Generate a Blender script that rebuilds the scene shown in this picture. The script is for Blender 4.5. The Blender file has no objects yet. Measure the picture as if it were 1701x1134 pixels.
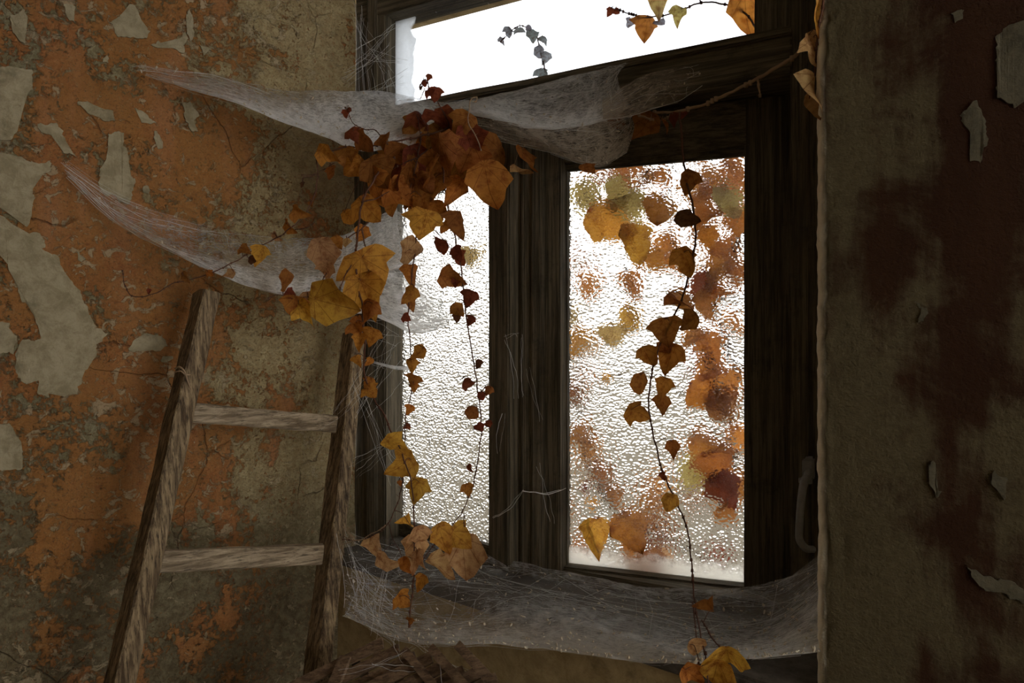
import bpy, bmesh, math, random
from mathutils import Vector, Matrix, noise
random.seed(7)
SC = bpy.context.scene
COL = SC.collection
# ------------------------------------------------------------------ camera, sky, exposure
FPX = 1134.0
CX, CY, CZ = 850.5, 567.0, 1.45
cam_d = bpy.data.cameras.new('camera')
cam_d.sensor_width = 36.0
cam_d.lens = 36.0 * FPX / 1701.0
cam_d.clip_start = 0.02
cam = bpy.data.objects.new('camera', cam_d)
cam.location = (0, 0, CZ)
cam.rotation_euler = (math.pi / 2, 0, 0)
COL.objects.link(cam)
SC.camera = cam
wd = bpy.data.worlds.new('overcast_sky')
SC.world = wd
wd.use_nodes = True
bg = wd.node_tree.nodes['Background']
bg.inputs['Color'].default_value = (0.97, 0.985, 1.0, 1)
bg.inputs['Strength'].default_value = 2.7
SC.view_settings.view_transform = 'Standard'
SC.view_settings.look = 'None'
SC.view_settings.gamma = 1.0
SC.view_settings.use_curve_mapping = False
SC.view_settings.exposure = 1.25
SC.cycles.max_bounces = 14
SC.cycles.diffuse_bounces = 6
SC.cycles.transmission_bounces = 10
SC.cycles.transparent_max_bounces = 24
SC.cycles.use_denoising = True

# ------------------------------------------------------------------ helpers
def W(px, py, d):
    """a point seen at (px, py) standing at depth d metres"""
    return Vector(((px - CX) / FPX * d, d, CZ + (CY - py) / FPX * d))

class Plane:
    """upright plane through plan point p, running along u (right and nearer); n looks into the room"""
    def __init__(s, x, y, deg):
        a = math.radians(deg)
        s.p = Vector((x, y)); s.u = Vector((math.cos(a), -math.sin(a))); s.n = Vector((-math.sin(a), -math.cos(a)))
    def s(s, px, off=0.0):
        r = (px - CX) / FPX; q = s.p + s.n * off
        return (r * q.y - q.x) / (s.u.x - r * s.u.y)
    def at(s, t, z, off=0.0):
        q = s.p + s.u * t + s.n * off
        return Vector((q.x, q.y, z))
    def depth(s, px, off=0.0):
        return s.at(s.s(px, off), 0, off).y
    def pix(s, px, py, off=0.0):
        return W(px, py, s.depth(px, off))

F = Plane(0.048, 1.84, 28.0)                     # window frame
R = Plane(0.0833 * 1.85, 1.85, 19.6)             # right casement, a little open
L = Plane(-0.0269 * 1.871, 1.871, 43.0)          # left casement, swung further out
LW = Plane(-0.488, 2.125, -35.0)                 # left wall through the corner
RW = Plane(0.4466 * 1.235, 1.235, 28.0)          # right wall through its lit edge
def wall_d(px, off=0.0): return LW.depth(px, off)

def obj(name, me, mat=None, parent=None, loc=None):
    o = bpy.data.objects.new(name, me)
    COL.objects.link(o)
    if mat is not None and len(me.materials) == 0: me.materials.append(mat)
    if parent is not None: o.parent = parent
    if loc is not None: o.location = loc
    return o
def from_bm(name, bm, mat=None, parent=None, smooth=False, origin=None):
    if origin is not None: bmesh.ops.translate(bm, verts=bm.verts, vec=-Vector(origin))
    bmesh.ops.recalc_face_normals(bm, faces=bm.faces)
    me = bpy.data.meshes.new(name); bm.to_mesh(me); bm.free()
    if smooth:
        for p in me.polygons: p.use_smooth = True
    return obj(name, me, mat, parent)
def tag(o, label=None, cat=None, group=None, kind=None):
    if label: o['label'] = label
    if cat: o['category'] = cat
    if group: o['group'] = group
    if kind: o['kind'] = kind
    return o
def empty(name, loc=(0, 0, 0)):
    o = bpy.data.objects.new(name, None); o.empty_display_size = .05
    COL.objects.link(o); o.location = loc
    return o
def catmull(P, t):
    n = len(P) - 1
    x = max(0, min(n - 1e-6, t * n)); i = int(x); f = x - i
    p0 = P[max(i - 1, 0)]; p1 = P[i]; p2 = P[i + 1]; p3 = P[min(i + 2, n)]
    return .5 * ((2 * p1) + (p2 - p0) * f + (2 * p0 - 5 * p1 + 4 * p2 - p3) * f * f + (3 * p1 - p0 - 3 * p2 + p3) * f * f * f)
def smooth_path(P, per=6):
    P = [Vector(p) for p in P]
    n = (len(P) - 1) * per
    return [catmull(P, k / n) for k in range(n + 1)]
def tube(bm, pts, r0, r1=None, sides=5, cap=True):
    r1 = r0 if r1 is None else r1
    n = len(pts); rings = []
    prev = None
    for i, p in enumerate(pts):
        t = (pts[min(i + 1, n - 1)] - pts[max(i - 1, 0)])
        if t.length < 1e-9: t = Vector((0, 0, 1))
        t.normalize()
        a = Vector((0, 1, 0)) if abs(t.y) < .9 else Vector((1, 0, 0))
        u = t.cross(a).normalized(); v = t.cross(u)
        r = r0 + (r1 - r0) * i / max(1, n - 1)
        rings.append([bm.verts.new(p + (u * math.cos(k * math.tau / sides) + v * math.sin(k * math.tau / sides)) * r) for k in range(sides)])
    for A, B in zip(rings, rings[1:]):
        for k in range(sides):
            bm.faces.new((A[k], A[(k + 1) % sides], B[(k + 1) % sides], B[k]))
    if cap and sides > 2:
        bm.faces.new(rings[0][::-1]); bm.faces.new(rings[-1])
def hexa(bm, a, b, c, d, vec):
    """a box from a quad and the vector to its far side"""
    q = [bm.verts.new(v) for v in (a, b, c, d)]; w = [bm.verts.new(Vector(v) + vec) for v in (a, b, c, d)]
    bm.faces.new(q); bm.faces.new(w[::-1])
    for k in range(4): bm.faces.new((q[k], w[k], w[(k + 1) % 4], q[(k + 1) % 4]))
def board(name, pl, s0, s1, z0, z1, off, th, mat, parent, bev=.004, wob=.0015, cuts=14):
    """a frame member on an upright plane: front face at off, thickness th behind it, slightly uneven edges"""
    bm = bmesh.new()
    hexa(bm, pl.at(s0, z0, off), pl.at(s1, z0, off), pl.at(s1, z1, off), pl.at(s0, z1, off), Vector((-pl.n.x, -pl.n.y, 0)) * th)
    if bev: bmesh.ops.bevel(bm, geom=bm.edges[:], offset=bev, segments=2, affect='EDGES')
    long_z = (z1 - z0) > (s1 - s0)
    mid = pl.at((s0 + s1) / 2, (z0 + z1) / 2)
    for k in range(1, cuts):
        f = k / cuts
        co = pl.at(s0 + (s1 - s0) * f, z0 + (z1 - z0) * f)
        no = Vector((0, 0, 1)) if long_z else Vector((pl.u.x, pl.u.y, 0))
        bmesh.ops.bisect_plane(bm, geom=bm.verts[:] + bm.edges[:] + bm.faces[:], plane_co=co, plane_no=no)
    for v in bm.verts:
        v.co += noise.noise_vector(v.co * 9 + Vector((s0 * 7, 0, 3))) * wob
    return from_bm(name, bm, mat, parent)

# ------------------------------------------------------------------ node materials
class N:
    def __init__(s, name):
        s.m = bpy.data.materials.new(name); s.m.use_nodes = True
        s.t = s.m.node_tree; s.t.nodes.clear()
        s.out = s.t.nodes.new('ShaderNodeOutputMaterial')
    def n(s, kind, **kw):
        nd = s.t.nodes.new('ShaderNode' + kind)
        for k, v in kw.items():
            if hasattr(nd, k) and k not in nd.inputs: setattr(nd, k, v)
        return nd
    def l(s, a, b): s.t.links.new(a, b)
    def val(s, sock, v):
        if isinstance(v, bpy.types.NodeSocket): s.l(v, sock)
        elif v is not None:
            if isinstance(v, (tuple, list)) and len(v) == 3 and sock.type == 'RGBA': v = (*v, 1)
            sock.default_value = v
    def coord(s, kind='Object', scale=(1, 1, 1), rot=(0, 0, 0), loc=(0, 0, 0)):
        tc = s.n('TexCoord'); mp = s.n('Mapping')
        mp.inputs['Scale'].default_value = scale; mp.inputs['Rotation'].default_value = rot; mp.inputs['Location'].default_value = loc
        s.l(tc.outputs[kind], mp.inputs['Vector']); return mp.outputs[0]
    def noise(s, vec, scale, detail=4, rough=.55, dist=0.0):
        nd = s.n('TexNoise'); s.l(vec, nd.inputs['Vector'])
        nd.inputs['Scale'].default_value = scale; nd.inputs['Detail'].default_value = detail
        nd.inputs['Roughness'].default_value = rough; nd.inputs['Distortion'].default_value = dist
        return nd.outputs['Fac']
    def voro(s, vec, scale, feature='F1', smooth=None, rand=1.0):
        nd = s.n('TexVoronoi'); nd.feature = feature; s.l(vec, nd.inputs['Vector']); nd.inputs['Scale'].default_value = scale
        nd.inputs['Randomness'].default_value = rand
        if smooth is not None: nd.inputs['Smoothness'].default_value = smooth
        return nd.outputs['Distance']
    def ramp(s, fac, a, b, smooth=True):
        nd = s.n('MapRange'); nd.interpolation_type = 'SMOOTHSTEP' if smooth else 'LINEAR'
        s.val(nd.inputs['Value'], fac)
        lo, hi = (a, b)
        if a > b:
            nd.inputs['From Min'].default_value = b; nd.inputs['From Max'].default_value = a
            nd.inputs['To Min'].default_value = 1; nd.inputs['To Max'].default_value = 0
        else:
            nd.inputs['From Min'].default_value = a; nd.inputs['From Max'].default_value = b
        return nd.outputs['Result']
    def mix(s, fac, a, b):
        nd = s.n('Mix'); nd.data_type = 'RGBA'
        s.val(nd.inputs['Factor'], fac); s.val(nd.inputs['A'] if False else nd.inputs[6], a); s.val(nd.inputs[7], b)
        return nd.outputs[2]
    def mul(s, fac, a, b):
        nd = s.n('Mix'); nd.data_type = 'RGBA'; nd.blend_type = 'MULTIPLY'
        s.val(nd.inputs['Factor'], fac); s.val(nd.inputs[6], a); s.val(nd.inputs[7], b)
        return nd.outputs[2]
    def math(s, op, a, b=None, c=None, clamp=False):
        nd = s.n('Math'); nd.operation = op; nd.use_clamp = clamp
        s.val(nd.inputs[0], a)
        if b is not None: s.val(nd.inputs[1], b)
        if c is not None: s.val(nd.inputs[2], c)
        return nd.outputs[0]
    def sep(s, vec):
        nd = s.n('SeparateXYZ'); s.l(vec, nd.inputs[0]); return nd.outputs
    def bump(s, h, strength=.5, dist=.01, prev=None):
        nd = s.n('Bump'); s.val(nd.inputs['Height'], h); nd.inputs['Strength'].default_value = strength; nd.inputs['Distance'].default_value = dist
        if prev is not None: s.l(prev, nd.inputs['Normal'])
        return nd.outputs[0]
    def pbsdf(s, col, rough=.8, normal=None, spec=.3, **kw):
        nd = s.n('BsdfPrincipled'); s.val(nd.inputs['Base Color'], col); s.val(nd.inputs['Roughness'], rough)
        nd.inputs['Specular IOR Level'].default_value = spec
        for k, v in kw.items(): s.val(nd.inputs[k.replace('_', ' ')], v)
        if normal is not None: s.l(normal, nd.inputs['Normal'])
        return nd.outputs[0]
    def mixs(s, fac, a, b):
        nd = s.n('MixShader'); s.val(nd.inputs[0], fac); s.l(a, nd.inputs[1]); s.l(b, nd.inputs[2]); return nd.outputs[0]
    def done(s, sh):
        s.l(sh, s.out.inputs['Surface']); return s.m

def mat_left_plaster():
    m = N('peeling_limewash')
    uv = m.coord('UV'); x, z, _ = m.sep(uv)
    warp = m.noise(uv, 2.4, 6, .6)
    big = m.noise(uv, 4.5, 9, .68, .35)
    streak = m.noise(m.coord('UV', (9, 1.3, 1)), 1.0, 6, .62)
    fine = m.noise(uv, 46, 7, .72, .3)
    grit = m.noise(uv, 170, 4, .7)
    terra = m.mix(m.noise(uv, 9, 5, .6), (.36, .142, .036), (.31, .155, .052))
    terra = m.mix(m.math('MULTIPLY', m.ramp(streak, .48, .68), .6), terra, (.43, .19, .085))
    ochre = m.mix(m.ramp(fine, .38, .62), (.33, .24, .115), (.45, .355, .19))
    olive = m.mix(m.ramp(fine, .35, .65), (.20, .165, .085), (.34, .30, .185))
    # how much paint is left: less at the window side, far left and low down
    keep = m.math('ADD', big, m.math('MULTIPLY', m.ramp(x, .14, .46), .20))
    keep = m.math('SUBTRACT', keep, m.math('MULTIPLY', m.ramp(x, .72, 1.05), .15))
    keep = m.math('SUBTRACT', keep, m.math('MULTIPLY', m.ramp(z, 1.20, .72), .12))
    keep = m.math('ADD', keep, m.math('MULTIPLY', m.math('SUBTRACT', fine, .5), .62))
    keep = m.math('ADD', keep, m.math('MULTIPLY', m.math('SUBTRACT', streak, .5), .42))
    vf = m.noise(m.coord('UV', (95, 60, 1)), 1.0, 6, .75, .5)
    keep = m.math('ADD', keep, m.math('MULTIPLY', m.math('SUBTRACT', vf, .5), .42))
    k = m.ramp(keep, .575, .635)
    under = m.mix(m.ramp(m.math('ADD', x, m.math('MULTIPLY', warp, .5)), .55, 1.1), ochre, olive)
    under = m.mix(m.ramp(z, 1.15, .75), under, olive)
    under = m.mix(m.math('MULTIPLY', m.ramp(m.math('SUBTRACT', m.math('ADD', z, m.math('MULTIPLY', warp, .4)), m.math('MULTIPLY', x, .35)), 1.25, .75), .75), under, m.mix(m.ramp(fine, .38, .62), (.085, .06, .03), (.20, .155, .085)))  # falloff of light painted in: under-colour darkened towards the low left
    # fine remains of the red coat, then worn-through spots
    under = m.mix(m.math('MULTIPLY', m.ramp(m.math('ADD', vf, m.math('MULTIPLY', big, .5)), .80, .90), .7), under, (.33, .15, .062))
    under = m.mix(m.math('MULTIPLY', m.ramp(streak, .42, .30), .45), under, (.16, .115, .055))
    pink = m.mix(m.ramp(vf, .40, .60), (.40, .18, .066), (.29, .10, .028))
    terra = m.mix(m.math('MULTIPLY', m.ramp(m.noise(uv, 3.3, 5, .6), .50, .62), .8), terra, pink)
    terra = m.mix(m.math('MULTIPLY', m.ramp(vf, .56, .68), .55), terra, (.40, .28, .14))
    terra = m.mix(m.math('MULTIPLY', m.ramp(fine, .46, .34), .5), terra, (.22, .075, .025))
    col = m.mix(k, under, terra)
    # little pale flecks of limewash and dark pits
    fl = m.ramp(m.math('ADD', m.noise(uv, 30, 6, .7, .8), m.math('MULTIPLY', warp, .35)), .745, .775)
    col = m.mix(m.math('MULTIPLY', fl, .75), col, (.46, .36, .22))
    col = m.mix(m.math('MULTIPLY', m.ramp(grit, .53, .66), .65), col, (.10, .07, .035))
    col = m.mix(m.math('MULTIPLY', m.ramp(m.noise(uv, 11, 8, .75), .56, .70), .55), col, (.12, .085, .045))
    cv = m.n('Mix'); cv.data_type = 'RGBA'; cv.inputs[0].default_value = .10
    m.l(uv, cv.inputs[6]); nn = m.n('TexNoise'); m.l(uv, nn.inputs['Vector']); nn.inputs['Scale'].default_value = 5; nn.inputs['Detail'].default_value = 6
    m.l(nn.outputs['Color'], cv.inputs[7])
    cr = m.voro(cv.outputs[2], 4.2, 'DISTANCE_TO_EDGE')
    crk = m.math('MULTIPLY', m.ramp(cr, .007, .001), m.ramp(m.noise(uv, 2.7, 2), .50, .60))
    col = m.mix(m.math('MULTIPLY', crk, .4), col, (.06, .025, .015))
    h = m.math('ADD', m.math('MULTIPLY', k, .35), m.math('MULTIPLY', fine, .9))
    h = m.math('ADD', h, m.math('MULTIPLY', grit, .35)); h = m.math('ADD', h, m.math('MULTIPLY', fl, .5)); h = m.math('SUBTRACT', h, crk)
    return m.done(m.pbsdf(col, .92, m.bump(m.math('ADD', h, m.math('MULTIPLY', vf, .6)), 1.0, .008), .15))
def mat_right_plaster():
    m = N('dark_stained_plaster')
    uv = m.coord('UV'); x, z, _ = m.sep(uv)
    big = m.noise(uv, 5, 8, .62, .4); fine = m.noise(uv, 60, 6, .7); streak = m.noise(m.coord('UV', (14, 2, 1)), 1, 5, .6)
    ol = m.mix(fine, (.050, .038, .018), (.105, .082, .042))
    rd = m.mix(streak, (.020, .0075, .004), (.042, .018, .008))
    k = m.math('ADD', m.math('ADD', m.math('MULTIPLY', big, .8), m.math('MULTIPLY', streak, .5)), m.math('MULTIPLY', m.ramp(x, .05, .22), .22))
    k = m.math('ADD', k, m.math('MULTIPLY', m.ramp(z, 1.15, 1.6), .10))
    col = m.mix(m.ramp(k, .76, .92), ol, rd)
    col = m.mix(m.math('MULTIPLY', m.ramp(m.noise(uv, 24, 7, .75), .60, .72), .6), col, (.025, .013, .007))
    col = m.mix(m.ramp(x, .014, -.004), col, (.88, .79, .62))  # rounded edge and reveal coloured pale, painting in the window light on them
    h = m.math('ADD', fine, m.math('MULTIPLY', m.noise(uv, 200, 3), .4))
    return m.done(m.pbsdf(col, .95, m.bump(h, .8, .006), .1))
def mat_plain_plaster(name, a, b, scale=18):
    m = N(name); o = m.coord('Object')
    f = m.noise(o, scale, 8, .7, .3); g = m.noise(o, 160, 4, .7)
    col = m.mix(m.ramp(f, .35, .65), a, b)
    col = m.mix(m.math('MULTIPLY', m.ramp(m.noise(o, 9, 6, .7), .55, .7), .5), col, tuple(c * .35 for c in a))
    return m.done(m.pbsdf(col, .93, m.bump(m.math('ADD', f, m.math('MULTIPLY', g, .5)), .7, .005), .15))
def mat_wood(name, dark, light, axis='z', bright=.5, grain=1.0, rough=.75, spec=.25, rot=0):
    m = N(name)
    def cd(sc):
        mp = m.n('Mapping'); m.l(m.coord('Object', (1, 1, 1), (0, 0, math.radians(rot))), mp.inputs['Vector']); mp.inputs['Scale'].default_value = sc; return mp.outputs[0]
    sc = {'z': (44, 44, 1.5), 'x': (1.5, 44, 44)}[axis]
    g = m.noise(cd(sc), 2.2, 8, .68, .25)
    g2 = m.noise(cd(tuple(v * 3.2 for v in sc)), 2.0, 5, .7)
    blot = m.noise(m.coord('Object'), 14 if bright < .9 else 8, 8, .7)
    col = m.mix(m.ramp(g, .36, .66), dark, light)
    col = m.mix(m.math('MULTIPLY', m.ramp(g2, .52, .66), .65 * grain), col, tuple(c * .3 for c in dark))
    col = m.mix(m.math('MULTIPLY', m.ramp(blot, .52, .70), bright), col, tuple(c * .35 for c in dark))
    h = m.math('ADD', g, m.math('MULTIPLY', g2, .8))
    return m.done(m.pbsdf(col, rough, m.bump(h, .8 * grain, .004), spec))
def mat_leaf(name, thick=1.0):
    m = N(name)
    uv = m.coord('UV'); u, v, _ = m.sep(uv)
    ang = m.math('ARCTAN2', u, m.math('ADD', v, .02))
    rad = m.math('SQRT', m.math('ADD', m.math('MULTIPLY', u, u), m.math('MULTIPLY', v, v)))
    vein = m.math('ABSOLUTE', m.math('SUBTRACT', m.math('FRACT', m.math('ADD', m.math('DIVIDE', ang, .62), .5)), .5))
    vein = m.math('MULTIPLY', vein, m.math('ADD', rad, .1))
    vk = m.ramp(vein, .022, .004)
    rnd = m.n('ObjectInfo')
    oc = m.coord('UV', (5, 5, 5)); ad = m.n('VectorMath'); ad.operation = 'ADD'; m.l(oc, ad.inputs[0]); m.l(rnd.outputs['Location'], ad.inputs[1])
    bl = m.noise(ad.outputs[0], .9, 6, .65); fn = m.noise(ad.outputs[0], 6, 5, .7)
    base = rnd.outputs['Color']
    col = m.mul(m.ramp(bl, .40, .72), base, (.52, .36, .28))
    col = m.mul(m.math('MULTIPLY', m.ramp(fn, .55, .72), .7), col, (.45, .32, .25))
    col = m.mul(m.math('MULTIPLY', vk, .75), col, (.38, .26, .18))
    col = m.mul(m.ramp(rad, .72, 1.05), col, (.62, .45, .36))
    nb = m.bump(m.math('ADD', m.math('MULTIPLY', vk, -.6), fn), .5, .004)
    d = m.pbsdf(col, .62, nb, .25)
    tr = m.n('BsdfTranslucent'); m.l(col, tr.inputs['Color']); m.l(nb, tr.inputs['Normal'])
    return m.done(m.mixs(.60, d, tr.outputs[0]))
def mat_web(name, tint=(.88, .88, .87), fib=(260, 26), gain=1.0):
    m = N(name)
    at = m.n('Attribute'); at.attribute_name = 'web_amount'
    w = m.noise(m.coord('UV'), 7, 4, .6)
    uvw = m.n('VectorMath'); uvw.operation = 'ADD'
    sc = m.n('VectorMath'); sc.operation = 'SCALE'; nn = m.n('TexNoise'); m.l(m.coord('UV'), nn.inputs['Vector']); nn.inputs['Scale'].default_value = 9
    m.l(nn.outputs['Color'], sc.inputs[0]); sc.inputs['Scale'].default_value = .045
    m.l(m.coord('UV'), uvw.inputs[0]); m.l(sc.outputs[0], uvw.inputs[1])
    def fibre(rot, s):
        mp = m.n('Mapping'); m.l(uvw.outputs[0], mp.inputs['Vector']); mp.inputs['Rotation'].default_value = (0, 0, rot); mp.inputs['Scale'].default_value = (s[1], s[0], 1)
        return m.ramp(m.math('ABSOLUTE', m.math('SUBTRACT', m.noise(mp.outputs[0], 1.0, 3, .6), .5)), .055, .0)
    f1 = fibre(.12, fib); f2 = fibre(-.45, (fib[0] * .8, fib[1])); f3 = fibre(.75, (fib[0] * .7, fib[1])); f4 = fibre(1.5, (fib[0] * .5, fib[1]))
    f = m.math('ADD', m.math('ADD', f1, f2), m.math('ADD', f3, m.math('MULTIPLY', f4, .6)))
    clot = m.noise(m.coord('UV'), 26, 6, .7)
    fac = m.math('MULTIPLY', at.outputs['Fac'], m.math('ADD', m.math('MULTIPLY', f, .34), m.math('ADD', .30, m.math('MULTIPLY', m.ramp(clot, .40, .70), .65))))
    fac = m.math('MULTIPLY', fac, gain, clamp=True)
    dirt = m.ramp(m.noise(m.coord('UV'), 95, 3, .6), .66, .74)
    col = m.mix(m.math('MULTIPLY', dirt, .8), tint, (.10, .08, .05))
    df = m.n('BsdfDiffuse'); m.l(col, df.inputs['Color'])
    tr = m.n('BsdfTranslucent'); m.l(col, tr.inputs['Color'])
    tp = m.n('BsdfTransparent')
    return m.done(m.mixs(fac, tp.outputs[0], m.mixs(.55, df.outputs[0], tr.outputs[0])))
def mat_flat(name, col, rough=.8, trans=0.0):
    m = N(name)
    f = m.noise(m.coord('Object'), 60, 5, .6)
    c = m.mix(f, tuple(v * .6 for v in col), tuple(min(1, v * 1.3) for v in col))
    d = m.pbsdf(c, rough, m.bump(f, .4, .003), .2)
    if trans:
        t = m.n('BsdfTranslucent'); m.l(c, t.inputs['Color']); d = m.mixs(trans, d, t.outputs[0])
    return m.done(d)
def mat_hammered_glass():
    m = N('hammered_glass')
    o = m.coord('UV')
    v = m.voro(m.coord('UV', (1, 1.35, 1), (0, 0, .5)), 125, 'SMOOTH_F1', .5)
    lens = m.noise(o, 11, 3, .5)
    mid = m.noise(o, 42, 3, .5, .6)
    h = m.math('ADD', m.math('MULTIPLY', v, .55), m.math('ADD', m.math('MULTIPLY', lens, 1.3), m.math('MULTIPLY', mid, .55)))
    nb = m.bump(h, 1.0, .0042)
    g = m.n('BsdfGlass'); g.inputs['IOR'].default_value = 1.45; g.inputs['Roughness'].default_value = .02
    g.inputs['Color'].default_value = (.64, .632, .615, 1); m.l(nb, g.inputs['Normal'])
    dz = m.sep(o)[1]
    dirt = m.math('MULTIPLY', m.ramp(m.math('ADD', dz, m.math('MULTIPLY', m.math('SUBTRACT', m.noise(o, 20, 6, .7), .5), .10)), .905, .862), .6)
    dirt = m.math('ADD', dirt, .03)
    tl = m.n('BsdfTranslucent'); tl.inputs['Color'].default_value = (.78, .76, .70, 1)
    df = m.n('BsdfDiffuse'); df.inputs['Color'].default_value = (.6, .57, .5, 1)
    return m.done(m.mixs(dirt, g.outputs[0], m.mixs(.35, tl.outputs[0], df.outputs[0])))
def mat_clear_glass():
    m = N('dusty_clear_glass')
    o = m.coord('UV'); x, z, _ = m.sep(o)
    tp = m.n('BsdfTransparent'); tp.inputs['Color'].default_value = (.62, .625, .635, 1)
    gl = m.n('BsdfGlossy'); gl.inputs['Roughness'].default_value = .03
    fr = m.n('Fresnel'); fr.inputs['IOR'].default_value = 1.35
    base = m.mixs(fr.outputs[0], tp.outputs[0], gl.outputs[0])
    e = m.math('ADD', x, m.math('MULTIPLY', m.math('SUBTRACT', m.noise(o, 13, 3, .5), .5), .07))
    dust = m.ramp(e, .078, .068)
    dust = m.math('MULTIPLY', dust, m.math('ADD', .62, m.math('MULTIPLY', m.noise(o, 34, 6, .7), .5)), clamp=True)
    sp = m.ramp(m.noise(o, 120, 2), .74, .78)
    dust = m.math('ADD', dust, m.math('MULTIPLY', sp, .5), clamp=True)
    tl = m.n('BsdfTranslucent'); tl.inputs['Color'].default_value = (.62, .64, .66, 1)
    df = m.n('BsdfDiffuse'); df.inputs['Color'].default_value = (.62, .62, .60, 1)
    return m.done(m.mixs(dust, base, m.mixs(.25, tl.outputs[0], df.outputs[0])))

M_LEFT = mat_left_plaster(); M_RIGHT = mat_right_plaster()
M_FLAKE = mat_plain_plaster('old_limewash_flake', (.235, .19, .11), (.36, .30, .19), 30)
M_FLAKE_DK = mat_plain_plaster('grey_limewash_flake', (.065, .056, .035), (.10, .085, .053), 22)
M_APRON = mat_plain_plaster('ochre_plaster', (.28, .20, .09), (.44, .33, .17), 14)
M_EDGE = mat_plain_plaster('pale_edge_plaster', (.55, .46, .32), (.66, .57, .42), 60)
M_ROOM = mat_plain_plaster('room_plaster', (.62, .56, .46), (.72, .66, .56), 5)
M_FRAME = mat_wood('blackened_frame_wood', (.046, .036, .020), (.155, .124, .078), 'z', .5, 1.0)
M_FRAME_X = mat_wood('blackened_rail_wood', (.046, .036, .020), (.155, .124, .078), 'x', .5, 1.0, rot=28)
M_LADDER = mat_wood('weathered_ladder_wood', (.075, .045, .022), (.38, .27, .15), 'z', .9, 1.4)
M_RUNG = mat_wood('grey_rung_wood', (.17, .12, .07), (.50, .39, .26), 'x', .6, 1.3, rot=-24)
M_LATH = mat_wood('brown_lath_wood', (.10, .058, .032), (.24, .155, .09), 'x', .5, 1.0)
M_LEAF = mat_leaf('dry_ivy_leaf')
M_STEM = mat_flat('ivy_stem', (.095, .040, .022), .8)
M_STEM_PALE = mat_flat('dusty_ivy_stem', (.30, .20, .12), .9)
M_WEB = mat_web('cobweb', (.92, .92, .91), gain=1.35)
M_WEB_BROWN = mat_web('dusty_brown_cobweb', (.50, .43, .34))
M_SILLWEB = mat_web('sill_cobweb', (.80, .79, .77), (300, 16))
M_THREAD = mat_flat('cobweb_thread', (.80, .78, .74), .9, .5)
M_SPECK = mat_flat('dust_specks', (.55, .47, .35), .9)
M_HAMMER = mat_hammered_glass(); M_CLEAR = mat_clear_glass()
M_METAL = mat_flat('dull_grey_metal', (.20, .19, .17), .55)
M_GROUND = mat_plain_plaster('pale_winter_ground', (.085, .07, .05), (.14, .12, .085), .8)
M_SHADE = mat_plain_plaster('ochre_room_plaster', (.20, .15, .09), (.28, .21, .13), 5)
M_CONC = mat_plain_plaster('dirty_sill', (.06, .05, .038), (.11, .095, .075), 20)
M_DUST = mat_plain_plaster('floor_dust', (.26, .21, .15), (.34, .28, .20), 6)

# ------------------------------------------------------------------ the setting
def wall_sheet(name, pl, s0, s1, z0, z1, ns, nz, mat, amp=.004, flip=1, edge=None):
    """uneven plastered wall; UV is metres along and up"""
    bm = bmesh.new(); uvl = bm.loops.layers.uv.new('UVMap'); g = []
    for j in range(nz + 1):
        row = []
        for i in range(ns + 1):
            s = s0 + (s1 - s0) * i / ns; z = z0 + (z1 - z0) * j / nz
            q = Vector((s, z, 0))
            d = noise.fractal(q * 2.3, 1, 2, 4) * amp + noise.fractal(q * 14, 1, 2, 3) * amp * .3
            if edge: s, d = edge(s, z, d)
            row.append((bm.verts.new(pl.at(s, z, d)), s * flip, z))
        g.append(row)
    for j in range(nz):
        for i in range(ns):
            c = (g[j][i], g[j][i + 1], g[j + 1][i + 1], g[j + 1][i])
            f = bm.faces.new([v[0] for v in c])
            for lp, v in zip(f.loops, c): lp[uvl].uv = (v[1], v[2])
    me = bpy.data.meshes.new(name); bm.to_mesh(me); bm.free()
    for p in me.polygons: p.use_smooth = True
    return tag(obj(name, me, mat), kind='structure')
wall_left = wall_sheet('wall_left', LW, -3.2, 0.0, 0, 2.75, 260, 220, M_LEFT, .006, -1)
# right wall: its left edge rounds off into the window reveal
RL = 0.30
bm = bmesh.new(); uvl = bm.loops.layers.uv.new('UVMap')
prof = []                                       # (plan point, uv x)
rvdir = (Vector((F.at(F.s(1366), 0).x, F.at(F.s(1366), 0).y)) - RW.p).normalized()
for k in range(12):                             # reveal, from the frame out to the corner
    f = 1 - k / 11.0
    prof.append((RW.p + rvdir * (.03 + f * .30), -.02 - f * .30))
for k in range(1, 7):
    a = k / 7.0
    prof.append((RW.p + rvdir * .03 * (1 - a) ** 2 + RW.u * .02 * a ** 2, -.02 + .035 * a))
for k in range(90):
    prof.append((RW.p + RW.u * (.02 + 2.2 * (k / 89.0) ** 1.5), .02 + 2.2 * (k / 89.0) ** 1.5))
g = []
NZ = 240
for j in range(NZ + 1):
    z = 2.75 * j / NZ; row = []
    for p, ux in prof:
        q = Vector((ux, z, 5))
        d = noise.fractal(q * 3, 1, 2, 4) * .004
        if abs(ux) < .05: d += noise.fractal(q * 42, 1, 2, 3) * .006 * (1 - abs(ux) / .05) + noise.noise(Vector((1, z * 6, 0))) * .003
        row.append((bm.verts.new((p.x + RW.n.x * d - RW.u.x * d * .6, p.y + RW.n.y * d - RW.u.y * d * .6, z)), ux, z))
    g.append(row)
for j in range(NZ):
    for i in range(len(prof) - 1):
        c = (g[j][i], g[j][i + 1], g[j + 1][i + 1], g[j + 1][i]); f = bm.faces.new([v[0] for v in c])
        for lp, v in zip(f.loops, c): lp[uvl].uv = (v[1], v[2])
me = bpy.data.meshes.new('wall_right'); bm.to_mesh(me); bm.free()
for p in me.polygons: p.use_smooth = True
wall_right = tag(obj('wall_right', me, M_RIGHT), kind='structure')

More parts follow.
